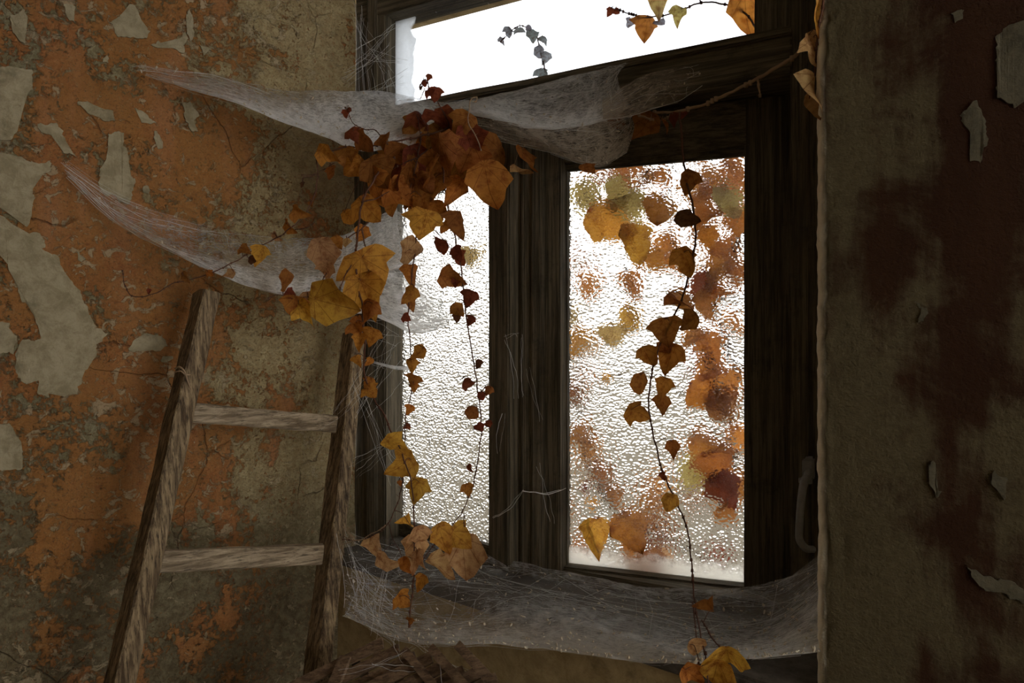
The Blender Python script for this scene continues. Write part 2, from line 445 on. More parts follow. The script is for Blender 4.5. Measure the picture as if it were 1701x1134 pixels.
def poly_slab(name, pts, z0, z1, mat):
    bm = bmesh.new()
    a = [bm.verts.new((p[0], p[1], z0)) for p in pts]; b = [bm.verts.new((p[0], p[1], z1)) for p in pts]
    bm.faces.new(a); bm.faces.new(b)
    for k in range(len(pts)): bm.faces.new((a[k], a[(k + 1) % len(pts)], b[(k + 1) % len(pts)], b[k]))
    return tag(from_bm(name, bm, mat), kind='structure')
corner = LW.p; lend = LW.at(-3.2, 0); rend = RW.at(2.2, 0)
BK = -2.6
poly_slab('floor', [(-4, BK - .2), (3.6, BK - .2), (3.6, 1.2), (.8, 1.7), (-.5, 2.2), (-4, 1)], -.08, 0, M_DUST)
poly_slab('ceiling', [(-4, BK - .2), (3.6, BK - .2), (3.6, 1.2), (.8, 1.75), (-.5, 2.35), (-4, 1)], 2.75, 2.85, M_ROOM)
def upright(name, a, b, z0, z1, mat, th=.06):
    a = Vector((a[0], a[1])); b = Vector((b[0], b[1])); d = (b - a).normalized(); n = Vector((d.y, -d.x)) * th
    return poly_slab(name, [a, b, b + n, a + n], z0, z1, mat)
upright('wall_side', (lend.x, lend.y), (lend.x, BK), 0, 2.75, M_SHADE)
upright('wall_back', (rend.x + .1, BK), (lend.x - .1, BK), 0, 2.75, M_SHADE)
# opening added in the unseen east wall, sized to let in fill light
EY0, EY1, EZ0, EZ1 = -2.5, -.06, .55, 2.65
upright('wall_east', (rend.x, BK), (rend.x, EY0), 0, 2.75, M_ROOM)
upright('wall_east', (rend.x, EY1), (rend.x, rend.y), 0, 2.75, M_ROOM)
upright('wall_east', (rend.x, EY0), (rend.x, EY1), 0, EZ0, M_ROOM)
upright('wall_east', (rend.x, EY0), (rend.x, EY1), EZ1, 2.75, M_ROOM)
# masonry above, below and beside the window
E = RW.at(0, 0); G = LW.at(-.058, 0)
SILL_Z = .815
poly_slab('wall_apron', [(E.x, E.y), (E.x + .15, E.y + .28), (.75, 1.62), (-.45, 2.3), (G.x - .04, G.y + .06), (G.x, G.y)], 0, SILL_Z - .035, M_APRON)
aF, bF = F.at(F.s(560), 0), F.at(F.s(1366), 0)
poly_slab('wall_header', [(aF.x, aF.y), (bF.x, bF.y), (bF.x + .1, bF.y + .2), (aF.x + .1, aF.y + .2)], 2.50, 2.80, M_APRON)

sill = empty('window_sill', (0.1, 1.65, SILL_Z))
bm = bmesh.new()
pl_ = [(E.x - .002, E.y - .03), (E.x + .13, E.y + .27), (.70, 1.56), (-.38, 2.20), (G.x - .02, G.y + .03), (G.x + .01, G.y - .03)]
a = [bm.verts.new((p[0], p[1], SILL_Z - .04)) for p in pl_]; b = [bm.verts.new((p[0], p[1], SILL_Z)) for p in pl_]
bm.faces.new(a); bm.faces.new(b)
for k in range(len(pl_)): bm.faces.new((a[k], a[(k + 1) % 6], b[(k + 1) % 6], b[k]))
bmesh.ops.bevel(bm, geom=bm.edges[:], offset=.006, segments=2, affect='EDGES')
bpy.data.objects.remove(sill)
sill = tag(from_bm('trim_1', bm, M_CONC), 'grey stone window sill under the cobwebs', kind='structure')

# the window
win = tag(empty('window_1', F.at(0, SILL_Z)), 'old dark wooden window with three glass lights', kind='structure')
WL = -F.at(0, SILL_Z)
def wb(name, pl, s0, s1, z0, z1, off, th, mat=None, parent=None, **kw):
    o = board(name, pl, s0, s1, z0, z1, off, th, mat or M_FRAME, None, **kw)
    o.parent = parent or win
    if parent is None: o.matrix_parent_inverse = Matrix.Translation(-win.location)
    return o
ZT = 2.52
s = F.s
jl = wb('jamb', F, s(570), s(640), SILL_Z, ZT, 0, .09)
wb('jamb_bead', F, s(612), s(628), SILL_Z, ZT, .012, .02)
jr = wb('jamb', F, s(1312), s(1368), SILL_Z, ZT, 0, .12)
wb('jamb_bead', F, s(1326), s(1343), SILL_Z, ZT, .014, .02)
wb('head', F, s(592), s(1368), 2.44, ZT, .005, .10, M_FRAME_X)
wb('transom', F, s(636), s(1316), 2.045, 2.150, .01, .17, M_FRAME_X)
wb('light_stop', F, s(860, -.12), s(1316, -.12), 1.99, 2.045, -.125, .03, M_FRAME_X)  # unseen board added behind the sash top to block outside light
wb('light_stop', F, s(1284, -.12), s(1345, -.12), SILL_Z, 2.045, -.125, .03)  # unseen upright added to close the gap of light beside the sash
wb('transom_lip', F, s(636), s(1316), 2.132, 2.152, .022, .02, M_FRAME_X, wob=.002)
wb('mullion', F, s(832), s(930), SILL_Z, 2.06, 0, .07)
wb('mullion_cover', F, s(862), s(905), SILL_Z + .01, 2.045, .022, .025, wob=.002)
wb('mullion_bead', F, s(872), s(879), SILL_Z + .01, 2.045, .028, .01)
wb('mullion_bead', F, s(889), s(896), SILL_Z + .01, 2.045, .028, .01)
wb('bottom_rail', F, s(600), s(1366), SILL_Z - .01, SILL_Z + .03, -.02, .09, M_FRAME_X)
wb('fanlight_stile', F, s(1252), s(1314), 2.14, 2.46, -.012, .05)
def pane(name, pl, s0, s1, z0, z1, off, mat, parent, th=.005):
    bm = bmesh.new(); uvl = bm.loops.layers.uv.new('UVMap')
    hexa(bm, pl.at(s0, z0, off), pl.at(s1, z0, off), pl.at(s1, z1, off), pl.at(s0, z1, off), Vector((-pl.n.x, -pl.n.y, 0)) * th)
    bmesh.ops.recalc_face_normals(bm, faces=bm.faces)
    for f in bm.faces:
        for lp in f.loops:
            d = Vector((lp.vert.co.x, lp.vert.co.y)) - pl.p
            lp[uvl].uv = (d.dot(pl.u) - s0, lp.vert.co.z)
    o = from_bm(name, bm, mat, None); o.parent = parent or win
    if parent is None: o.matrix_parent_inverse = Matrix.Translation(-win.location)
    return o
p1 = pane('glass_pane', F, s(655, -.05), s(1275, -.05), 2.10, 2.47, -.05, M_CLEAR, None, .004)
tag(p1, 'clear dusty upper glass pane')
# right casement
rs = R.s
sr = wb('sash', R, rs(908, .035), rs(945, .0), .83, 2.042, .02, .04)            # left stile carries the sash
tag(sr, 'right casement sash')
def sub(o, parent):
    o.parent = parent; o.matrix_parent_inverse = (win.matrix_world @ Matrix.Identity(4)).inverted() if False else Matrix.Translation(-win.location); return o
wb('stile', R, rs(1236, .035), rs(1316, .035), .83, 2.042, .035, .045, M_FRAME, sr)
wb('stile_bead', R, rs(1236, .035), rs(1247, .035), .86, 1.93, .043, .03, M_FRAME, sr)
wb('top_rail', R, rs(930, .035), rs(1300, .035), 1.925, 2.042, .032, .04, M_FRAME_X, sr)
wb('glazing_bead', R, rs(935, .02), rs(1240, .02), 1.908, 1.930, .018, .02, M_FRAME_X, sr)
wb('bottom_rail', R, rs(930, .035), rs(1300, .035), .80, .850, .035, .045, M_FRAME_X, sr)
tag(pane('glass_pane', R, rs(925), rs(1255), .835, 1.95, 0, M_HAMMER, sr), 'hammered glass pane of the right casement')
# left casement
ls = L.s
sl = wb('sash', L, ls(806, .03), ls(845, .02), .84, 2.042, .02, .045)
tag(sl, 'left casement sash')
wb('top_rail', L, ls(650, .02), ls(830, .02), 1.90, 2.042, .02, .045, M_FRAME_X, sl)
wb('bottom_rail', L, ls(645, .02), ls(830, .02), .84, .893, .02, .045, M_FRAME_X, sl)
wb('stile', L, ls(640, .0), ls(662, .0), .84, 2.042, .01, .035, M_FRAME, sl)
tag(pane('glass_pane', L, ls(655), ls(832), .88, 1.95, 0, M_HAMMER, sl), 'hammered glass pane of the left casement')
bpy.context.view_layer.update()
# window handle at the right jamb
hd = tag(empty('window_handle', F.at(s(1335), 1.10, .03)), 'dull grey metal casement handle on the dark right jamb', 'handle')
bm = bmesh.new()
d_ = F.depth(1340, .05)
HB = [W(1341, 775, d_ + .02), W(1342, 790, d_), W(1336, 800, d_ - .01), W(1331, 830, d_ - .02), W(1328, 870, d_ - .02), W(1328, 895, d_ - .02), W(1338, 910, d_ - .015), W(1350, 912, d_)]
tube(bm, smooth_path(HB, 6), .009, .008, 8)
for v in bm.verts: pass
o = from_bm('grip', bm, M_METAL, hd, True, hd.location)
bm = bmesh.new()
tube(bm, [W(1338, 795, d_), W(1338, 802, d_)], .014, .014, 10)
from_bm('collar', bm, M_METAL, hd, False, hd.location)
bm = bmesh.new()
c0 = F.at(s(1344), 0, .0)
hexa(bm, *[W(x, y, d_ + .005) for x, y in ((1332, 762), (1352, 762), (1352, 800), (1332, 800))], Vector((-F.n.x, -F.n.y, 0)) * .05)
bmesh.ops.bevel(bm, geom=bm.edges[:], offset=.005, segments=2, affect='EDGES')
from_bm('mounting_plate', bm, M_METAL, hd, False, hd.location)

# ground outside
gm = poly_slab('ground', [(-40, 2.4), (-2, 2.6), (1.2, 1.9), (40, 1.0), (40, 60), (-40, 60)], -.6, -.5, M_GROUND)

# ------------------------------------------------------------------ paint flakes on the walls
def flake(pix, pl, parent, mat, h=.004, uvflip=1):
    pts = []
    n = len(pix)
    P = [pl.pix(x, y) for x, y in pix]
    ring = []
    for k in range(n):
        a, b = P[k], P[(k + 1) % n]
        m = max(2, int((b - a).length / .004))
        for q in range(m): ring.append(a.lerp(b, q / m))
    u3 = Vector((pl.u.x, pl.u.y, 0)); n3 = Vector((pl.n.x, pl.n.y, 0))
    out = []
    for p in ring:
        v = noise.noise_vector(p * 40) * .006 + noise.noise_vector(p * 95) * .006 + noise.noise_vector(p * 230) * .003
        p2 = p + u3 * v.x + Vector((0, 0, 1)) * v.z
        sv = (Vector((p2.x, p2.y)) - pl.p).dot(pl.u); q = Vector((sv, p2.z, 0))
        d = noise.fractal(q * 2.3, 1, 2, 4) * .006 + noise.fractal(q * 14, 1, 2, 3) * .006 * .3
        out.append(p2 + n3 * (d if pl is LW else 0))
    bm = bmesh.new()
    lo = [bm.verts.new(p - n3 * .004) for p in out]
    hi = [bm.verts.new(p + n3 * (h + .0025 * noise.noise(p * 30))) for p in out]
    try: f = bm.faces.new(hi)
    except ValueError: bm.free(); return
    for k in range(len(out)): bm.faces.new((lo[k], lo[(k + 1) % len(out)], hi[(k + 1) % len(out)], hi[k]))
    bmesh.ops.triangulate(bm, faces=[f])
    o = from_bm('paint_flake', bm, mat, parent)
    return o
FL = [
 [(-65,345),(0,360),(45,388),(60,385),(75,400),(72,415),(95,425),(105,445),(120,470),(140,490),(145,510),(150,535),(178,555),(160,575),(158,595),(135,625),(130,652),(105,655),(85,652),(78,662),(65,650),(62,630),(45,637),(28,620),(25,592),(35,565),(90,562),(95,547),(80,540),(62,545),(58,520),(55,505),(35,498),(30,480),(20,455),(15,440),(25,430),(10,410),(-43,415)],
 [(-46,530),(15,535),(28,556),(22,590),(12,585),(-72,590)],
 [(180,222),(205,222),(205,245),(215,268),(213,285),(225,300),(218,340),(195,335),(190,325),(172,325),(165,305),(165,280),(178,265),(182,245)],
 [(182,38),(205,22),(215,10),(225,8),(232,30),(250,55),(240,65),(215,62),(195,60)],
 [(250,75),(262,70),(275,76),(280,68),(300,62),(310,52),(312,65),(305,88),(280,80),(258,82)],
 [(302,172),(318,170),(328,190),(320,205),(330,218),(322,220),(308,205)],
 [(128,170),(150,175),(170,182),(190,185),(195,200),(175,203),(165,195),(145,190)],
 [(222,180),(240,190),(258,203),(250,207),(232,198)],
 [(-57,120),(30,110),(52,118),(56,150),(30,165),(36,195),(18,232),(-42,240)],
 [(15,25),(40,20),(45,50),(40,75),(25,60)],
 [(-50,250),(15,258),(40,265),(60,270),(85,268),(85,285),(65,290),(50,300),(55,330),(48,375),(30,350),(-40,330)],
 [(-43,700),(20,705),(40,750),(30,780),(-76,785)],
 [(222,565),(240,556),(270,560),(275,575),(262,582),(240,580),(212,585)],
 [(105,8),(120,12),(122,40),(112,30)],
 [(312,15),(320,30),(322,60),(315,70),(310,40)],
 [(128,418),(135,422),(142,430),(128,432)],
 [(268,590),(285,592),(282,600),(270,602)],
 [(330,75),(340,80),(352,86),(340,90)],
 [(255,218),(265,225),(270,250),(262,248)],
 [(238,310),(246,308),(246,322),(236,320)],
 [(60,210),(95,205),(110,235),(125,262),(108,255),(90,230),(70,222)],
 [(170,98),(182,97),(180,108),(172,106)],
]
for p in FL: flake(p, LW, wall_left, M_FLAKE)
RFL = [[(1590,190),(1620,165),(1640,200),(1640,240),(1625,270),(1610,265),(1615,230),(1598,200)],
       [(1655,60),(1680,40),(1720,30),(1720,150),(1690,180),(1665,170),(1655,130)],
       [(1516,500),(1530,508),(1543,520),(1538,532),(1526,536),(1532,520)],
       [(1606,942),(1650,960),(1700,978),(1700,1000),(1660,985),(1628,970)],
       [(1580,24),(1605,18),(1600,32),(1585,36)], [(1650,780),(1672,790),(1668,830),(1652,815)], [(1540,770),(1550,765),(1562,820),(1552,830)]]
for p in RFL: flake(p, RW, wall_right, M_FLAKE_DK, .002)

# ------------------------------------------------------------------ ladder
lad = tag(empty('ladder', (-.75, 1.35, 0)), 'weathered wooden ladder leaning against the peeling orange wall', 'ladder')
LAD = lad.location.copy()
yaw = math.radians(46)
lx = Vector((math.cos(yaw), math.sin(yaw), 0))
def rail(a, b, w, dep, seed, name='rail'):
    """a long square-edged rail from foot to top; a, b lie on its front left edge"""
    ax = (b - a).normalized()
    side = (lx - ax * lx.dot(ax)).normalized()
    back = ax.cross(side).normalized()
    if back.y < 0: back = -back
    n = 60; bm = bmesh.new(); rings = []
    cs = []
    for (cx, cy) in ((0, 0), (1, 0), (1, 1), (0, 1)):
        for e in range(3):
            pass
    bev = .004
    prof = [(bev, 0), (.5 * w, 0), (w - bev, 0), (w, bev), (w, .5 * dep), (w, dep - bev), (w - bev, dep), (bev, dep), (0, dep - bev), (0, .5 * dep), (0, bev)]
    for k in range(n + 1):
        c = a.lerp(b, k / n)
        ring = []
        for (u, v) in prof:
            p = c + side * u + back * v
            nv = noise.noise_vector(Vector((u * 30, v * 30, k * .22 + seed))) * .0026 + noise.noise_vector(Vector((u * 60, v * 60, k * .9 + seed))) * .0014
            ring.append(bm.verts.new(p + side * nv.x + back * nv.y + (ax * nv.z * 3 if k in (0, n) else Vector())))
        rings.append(ring)
    m = len(prof)
    for A, B in zip(rings, rings[1:]):
        for q in range(m): bm.faces.new((A[q], A[(q + 1) % m], B[(q + 1) % m], B[q]))
    bm.faces.new(rings[0][::-1]); bm.faces.new(rings[-1])
    return from_bm(name, bm, M_LADDER, lad, False, LAD), side, back, ax
def ext(b, t, z=0.0):
    f = (z - t.z) / (b.z - t.z); return t + (b - t) * f
lt = W(339, 478, 1.71); lb = ext(W(194, 1122, 1.47), lt)
rt = W(590, 548, 1.92); rb = ext(W(527, 1122, 1.68), rt)
_, sd, bk, ax = rail(lb, lt, .044, .075, 3.0)
rail(rb, rt, .040, .070, 11.0)
def rung(pl0, pl1, h, th, seed):
    """pl0, pl1 centre points of the front face at both ends"""
    n = 26; bm = bmesh.new(); rings = []
    d = (pl1 - pl0).normalized(); up = Vector((0, 0, 1)); up = (up - d * up.dot(d)).normalized(); bkv = d.cross(up)
    if bkv.y < 0: bkv = -bkv
    bev = .004
    prof = [(-h / 2 + bev, 0), (0, -.001), (h / 2 - bev, 0), (h / 2, bev), (h / 2, th - bev), (h / 2 - bev, th), (-h / 2 + bev, th), (-h / 2, th - bev), (-h / 2, bev)]
    for k in range(n + 1):
        c = pl0.lerp(pl1, k / n); ring = []
        for (u, v) in prof:
            nv = noise.noise_vector(Vector((u * 30, v * 30, k * .3 + seed))) * .0028
            ring.append(bm.verts.new(c + up * (u + nv.x) + bkv * (v + nv.y)))
        rings.append(ring)
    m = len(prof)
    for A, B in zip(rings, rings[1:]):
        for q in range(m): bm.faces.new((A[q], A[(q + 1) % m], B[(q + 1) % m], B[q]))
    bm.faces.new(rings[0][::-1]); bm.faces.new(rings[-1])
    return from_bm('rung', bm, M_RUNG, lad, False, LAD)
def zdepth(b, t, py):
    """depth where a rail passes picture height py"""
    lo, hi = 0.0, 1.0
    for _ in range(40):
        m = (lo + hi) / 2; p = b.lerp(t, m)
        y = CY - (p.z - CZ) / p.y * FPX
        if y > py: lo = m
        else: hi = m
    return b.lerp(t, lo).y
dl = lambda y: zdepth(lb, lt, y) + .045
dr = lambda y: zdepth(rb, rt, y) + .018
rung(W(306, 685, dl(687)), W(560, 705, dr(705)), .047, .026, 1)
rung(W(255, 935, dl(935)), W(537, 922, dr(922)), .050, .026, 5)
for k in (1, 2):                                    # lower rungs continue to the floor
    zz = .60 - .29 * (k - 1) - .1
    pa = ext(lb, lt, zz) if False else lb.lerp(lt, zz / lt.z); pb = rb.lerp(rt, zz / rt.z)
    rung(pa + lx * .03 + bk * .03, pb + lx * .01 + bk * .03, .048, .026, 20 + k)
# string tied round the left rail
bm = bmesh.new()
dd = zdepth(lb, lt, 620) - .006
tube(bm, smooth_path([W(291, 612, dd), W(298, 609, dd - .01), W(306, 616, dd - .012), W(311, 630, dd), W(316, 645, dd + .012), W(322, 655, dd + .02), W(325, 662, dd + .03)], 6), .0022, .0016, 6)
tube(bm, smooth_path([W(290, 618, dd), W(300, 616, dd - .012), W(308, 622, dd - .006), W(316, 622, dd + .01)], 5), .0018, .0015, 6)
tag(from_bm('string', bm, M_STEM_PALE, None), 'pale string tied round the left ladder rail', 'string')

# ------------------------------------------------------------------ ivy
LEAVES = []
def leaf_mesh(k):
    rnd = random.Random(100 + k)
    # outline of an ivy leaf, base at the origin, tip towards -z; half outlines mirrored with differences
    shapes = [
      [(0,0),(.10,.12),(.32,.14),(.50,-.04),(.66,-.30),(.40,-.38),(.34,-.52),(.20,-.76),(0,-1)],
      [(0,0),(.16,.10),(.40,.04),(.68,-.20),(.46,-.34),(.42,-.46),(.26,-.72),(0,-.98)],
      [(0,0),(.14,.14),(.36,.10),(.52,-.12),(.60,-.38),(.38,-.58),(.22,-.82),(0,-1)],
      [(0,0),(.08,.06),(.28,.04),(.52,-.20),(.36,-.36),(.28,-.60),(.14,-.84),(0,-1.02)],
      [(0,0),(.12,.16),(.38,.18),(.56,.04),(.76,-.22),(.46,-.32),(.40,-.48),(.24,-.68),(0,-.94)],
    ]
    sh = shapes[k % 5]
    wl, wr = rnd.uniform(.8, 1.1), rnd.uniform(.8, 1.1)
    right = [Vector((x * wr * rnd.uniform(.93, 1.07), 0, z + rnd.uniform(-.03, .03))) for x, z in sh]
    left = [Vector((-x * wl * rnd.uniform(.93, 1.07), 0, z + rnd.uniform(-.03, .03))) for x, z in sh]
    right[0] = left[0] = Vector((0, 0, 0)); left[-1] = right[-1]
    def soft(P):
        S = smooth_path(P, 3)
        return [S[i].lerp(P[i // 3].lerp(P[min(i // 3 + 1, len(P) - 1)], (i % 3) / 3), .75) for i in range(len(S))]
    R_ = soft(right); L_ = soft(left)
    bm = bmesh.new(); uvl = bm.loops.layers.uv.new('UVMap')
    n = len(R_); rows = []
    c1 = rnd.uniform(-1.2, 1.4); c2 = rnd.uniform(-.5, .9); tw = rnd.uniform(-1., 1.); cup = rnd.uniform(-.5, .75); ph = rnd.uniform(0, 6)
    def bend(p):
        r = math.hypot(p.x, p.z)
        y = cup * p.x * p.x * 1.5 + c1 * .35 * p.z * p.z + tw * p.x * p.z * .9 + .05 * math.sin(9 * p.x + ph) * r + .05 * math.sin(8 * p.z + ph * 2) * r - .12 * abs(p.x) * (1 if c2 > 0 else -.6)
        y += .06 * math.sin(5 * math.atan2(p.x, -p.z) + ph) * r
        return Vector((p.x * (1 - .18 * abs(cup)), y, p.z + .10 * c1 * p.z * p.z))
    for i in range(n):
        a, b = L_[i], R_[i]
        mid = Vector((0, 0, (a.z + b.z) / 2)) if i else Vector((0, 0, 0))
        row = []
        for q in range(-3, 4):
            p = mid.lerp(b, q / 3) if q >= 0 else mid.lerp(a, -q / 3)
            row.append((bm.verts.new(bend(p)), p))
        rows.append(row)
    for A, B in zip(rows, rows[1:]):
        for q in range(6):
            c = (A[q], A[q + 1], B[q + 1], B[q])
            try: f = bm.faces.new([v[0] for v in c])
            except ValueError: continue
            f.smooth = True
            for lp, v in zip(f.loops, c): lp[uvl].uv = (v[1].x, -v[1].z)
    bmesh.ops.remove_doubles(bm, verts=bm.verts, dist=1e-4)
    me = bpy.data.meshes.new('leaf'); bm.to_mesh(me); bm.free(); me.materials.append(M_LEAF)
    return me
LEAFM = [leaf_mesh(k) for k in range(15)]
TONE = {'b': (.38, .145, .028), 'o': (.55, .22, .035), 'y': (.72, .38, .055), 'r': (.24, .055, .020), 'p': (.62, .37, .16), 'g': (.52, .40, .13), 'k': (.14, .055, .02), 's': (.30, .32, .34)}
def leaf(root, px, py, d, size, ang=None, tone='o', flat=0.35, yaw=None, pitch=None, var=None, rnd=random):
    """a leaf whose middle is seen at px, py; ang turns the tip from straight down, anticlockwise"""
    ang = rnd.uniform(-60, 60) if ang is None else ang
    a = math.radians(ang)
    L_ = size / FPX * d * 1.12
    rot = Matrix.Rotation(-a, 4, 'Y') @ Matrix.Rotation(rnd.uniform(-1, 1) * flat * 1.6 if yaw is None else yaw, 4, 'Z') @ Matrix.Rotation(rnd.uniform(-1, 1) * flat * 1.3 if pitch is None else pitch, 4, 'X')
    base = W(px, py, d) - rot @ Vector((0, 0, -.45)) * L_
    o = bpy.data.objects.new('leaf', LEAFM[rnd.randrange(15) if var is None else var])
    COL.objects.link(o); o.parent = root
    w = L_ * rnd.uniform(.92, 1.1)
    o.matrix_basis = Matrix.Translation(base - root.location) @ rot @ Matrix.Diagonal((w, L_, L_, 1))
    t = TONE[tone]; v = rnd.uniform(.80, 1.15)
    o.color = (min(1, t[0] * v), min(1, t[1] * v * rnd.uniform(.9, 1.1)), t[2] * v, 1)
    return base
def strand(name, label, paths, leaves, scale=1.0, cat='ivy', group=None, r=.0022, hairs=.5, mat=None, seed=1, flat=.35, reach=.14, dj=.02):
    """one hanging ivy shoot: stem with leafstalks and rootlets, and its leaves"""
    rnd = random.Random(seed)
    P = [[W(*p) for p in path] for path in paths]
    root = empty(name, P[0][0]); tag(root, label, cat, group)
    bm = bmesh.new(); allp = []
    for k, pts in enumerate(P):
        sp = smooth_path(pts, 7)
        for i, p in enumerate(sp): p += noise.noise_vector(p * 45) * .0035
        rr = r if k == 0 else r * .7
        tube(bm, sp, rr, rr * .55, 6)
        allp += sp
        for i in range(len(sp)):
            if rnd.random() < .32:          # nodes
                q = sp[i]; tube(bm, [q - Vector((0, 0, rr * 1.2)), q, q + Vector((0, 0, rr * 1.2))], rr * (1.25 if rr < .003 else 1.06), rr * 1.05, 5)
            if rnd.random() < hairs:
                q = sp[i]; dv = Vector((rnd.uniform(-1, 1), rnd.uniform(-.6, .6), rnd.uniform(-.7, .7))).normalized()
                tube(bm, [q, q + dv * rnd.uniform(.004, .013)], .0005, .0003, 3, False)
    for lf in leaves:
        px, py, sz = lf[:3]; ang = lf[3] if len(lf) > 3 else None; tone = lf[4] if len(lf) > 4 else rnd.choice('booob'); kw = lf[5] if len(lf) > 5 else {}
        kw = dict(kw); d = kw.pop('d', None)
        if d is None:
            # depth of the nearest stem point in the picture
            best = min(allp, key=lambda q: ((q.x / q.y * FPX + CX - px) ** 2 + (CY - (q.z - CZ) / q.y * FPX - py) ** 2))
            d = best.y + rnd.uniform(-dj, dj * .4)
        base = leaf(root, px, py, d, sz * (scale if name != 'outside_ivy' else .94), ang, tone, kw.pop('flat', flat), rnd=rnd, **kw)
        q = min(allp, key=lambda q: (q - base).length)
        if (q - base).length < reach:
            m = q.lerp(base, .5) + Vector((0, -.004, .006 + .1 * (q - base).length))
            tube(bm, smooth_path([q, m, base], 4), .0009, .0007, 4, False)
    from_bm('stem', bm, mat or M_STEM, root, True, root.location)
    return root

DC = 1.74        # the clump hangs this far away
strand('ivy_clump', 'dense clump of brown dry ivy hanging from the transom at the left', [
    [(845, 205, 1.80), (790, 195, 1.77), (740, 215, DC), (690, 228, DC), (640, 238, DC), (600, 246, DC)],
    [(740, 215, DC), (725, 240, DC), (690, 262, DC - .02), (650, 280, DC), (610, 290, DC)], [(760, 200, DC), (775, 240, DC), (790, 290, DC), (805, 310, DC)],
    [(700, 225, DC), (690, 280, DC), (680, 330, DC), (690, 370, DC)], [(740, 215, DC), (745, 270, DC), (735, 320, DC)], [(800, 195, 1.78), (770, 230, 1.8), (700, 250, 1.8), (640, 262, 1.78)]],
   [(680,211,34,-40,'b'),(609,235,34,60,'b'),(641,240,36,20,'b'),(698,250,60,10,'o'),(662,262,42,-20,'b'),(629,288,46,30,'b'),(677,296,54,-10,'b'),
    (722,193,38,70,'r'),(740,200,36,20,'r'),(767,214,44,-30,'b'),(700,205,34,30,'r'),(740,262,58,10,'b'),(776,262,56,-25,'b'),(812,266,52,-60,'b',{'yaw':.9}),(809,306,60,10,'o'),(614,319,60,-30,'o'),(641,314,36,10,'b'),
    (665,325,46,60,'o'),(683,320,40,-20,'b'),(725,316,48,15,'b'),(755,318,44,-35,'o'),(704,340,32,20,'b'),(692,349,36,-10,'o'),(617,352,48,40,'o'),(728,352,32,0,'o'),
    (744,367,34,-10,'o'),(759,372,36,5,'b',{'yaw':1.0}),(578,361,24,40,'o'),(599,388,24,-20,'o'),(590,228,22,30,'r'),(655,300,40,50,'r'),(715,285,50,-40,'b'),(690,272,46,30,'r'),
    (750,235,50,50,'r'),(720,235,46,-20,'b'),(780,235,44,20,'r'),(640,266,44,-30,'o'),(790,286,40,10,'b'),(765,292,44,-20,'b'),(705,310,42,40,'b'),(650,345,34,10,'b'),(735,290,46,0,'b'),
    (702,379,46,-10,'y',{'d':1.68}),(728,407,28,-60,'r'),(762,430,26,30,'r')], seed=3, r=.0032, flat=.45, dj=.05)
strand('ivy_shoot', 'long thin ivy shoot trailing left from the clump across the orange wall', [
    [(620, 250, DC), (580, 244, 1.74), (545, 252, 1.74), (528, 262, 1.74), (527, 300, 1.73), (510, 350, 1.72), (472, 388, 1.70), (430, 410, 1.68), (385, 438, 1.64), (330, 460, 1.60), (290, 470, 1.58), (250, 490, 1.56), (222, 492, 1.55), (208, 475, 1.55), (203, 450, 1.55)],
    [(527, 290, 1.73), (505, 295, 1.72), (500, 308, 1.72)], [(555, 270, 1.74), (530, 285, 1.73), (502, 292, 1.72)], [(490, 380, 1.71), (510, 378, 1.70), (522, 370, 1.7)]],
   [(548,259,34,60,'o'),(575,262,32,-10,'b'),(584,279,38,-50,'o'),(552,287,20,10,'b'),(500,354,26,70,'o'),(483,379,24,60,'o'),(461,394,16,50,'p'),(431,423,28,-20,'y'),(407,416,18,60,'b'),(420,432,12,80,'k'),
    (304,461,18,30,'b'),(350,455,12,60,'o'),(382,455,14,-60,'p'),(247,485,10,0,'r'),(503,307,9,0,'k'),(517,340,10,20,'b')], seed=5, r=.0018)
strand('ivy_shoot', 'longest ivy shoot hanging from the clump down to the sill cobweb, big yellow leaves halfway', [
    [(655, 262, DC), (620, 300, 1.70), (600, 345, 1.68), (592, 400, 1.67), (593, 450, 1.67), (603, 520, 1.66), (606, 570, 1.66), (605, 620, 1.65), (620, 658, 1.65), (645, 705, 1.64), (668, 755, 1.63), (682, 800, 1.62), (688, 860, 1.61), (688, 930, 1.60), (684, 990, 1.58), (680, 1040, 1.56)],
    [(594, 420, 1.67), (575, 455, 1.66), (562, 490, 1.65)], [(600, 380, 1.68), (612, 440, 1.67), (610, 500, 1.67)], [(600, 335, 1.68), (625, 330, 1.68), (645, 318, 1.69)]],
   [(617,460,70,25,'y',{'flat':.15,'var':4}),(611,497,66,20,'y',{'flat':.2,'var':0}),(557,506,70,75,'y',{'flat':.15,'var':2}),(611,520,36,-20,'b'),(594,550,26,20,'o'),(597,568,28,0,'o'),(617,562,28,-20,'o'),
    (594,599,17,30,'o'),(612,602,17,-40,'o'),(612,637,20,-30,'o'),(618,653,22,40,'o'),(662,740,42,50,'y'),(664,777,46,-60,'y'),(692,819,38,-10,'y'),(698,893,34,20,'p'),(690,918,50,-10,'p'),(677,941,28,30,'o'),
    (698,968,28,-20,'o'),(673,999,26,50,'o'),(681,1033,12,0,'b'),(700,930,34,40,'p'),(596,536,22,10,'b')], seed=8, r=.0027)
strand('ivy_shoot', 'side shoot with pink brown leaf at the left of the yellow leaves', [
    [(612, 370, 1.68), (580, 395, 1.67), (560, 410, 1.66), (548, 440, 1.65), (530, 475, 1.64), (515, 492, 1.64), (490, 495, 1.63), (462, 490, 1.62), (438, 499, 1.61)], [(470, 490, 1.62), (468, 478, 1.62)]],
   [(534,426,48,15,'p',{'yaw':.5}),(561,403,20,20,'o'),(543,452,30,-10,'p'),(488,509,32,-10,'o'),(509,523,40,35,'y'),(483,490,18,60,'r'),(483,467,36,85,'b',{'pitch':1.2}),(512,495,16,10,'p'),(576,404,16,0,'p')], seed=13, r=.0016)
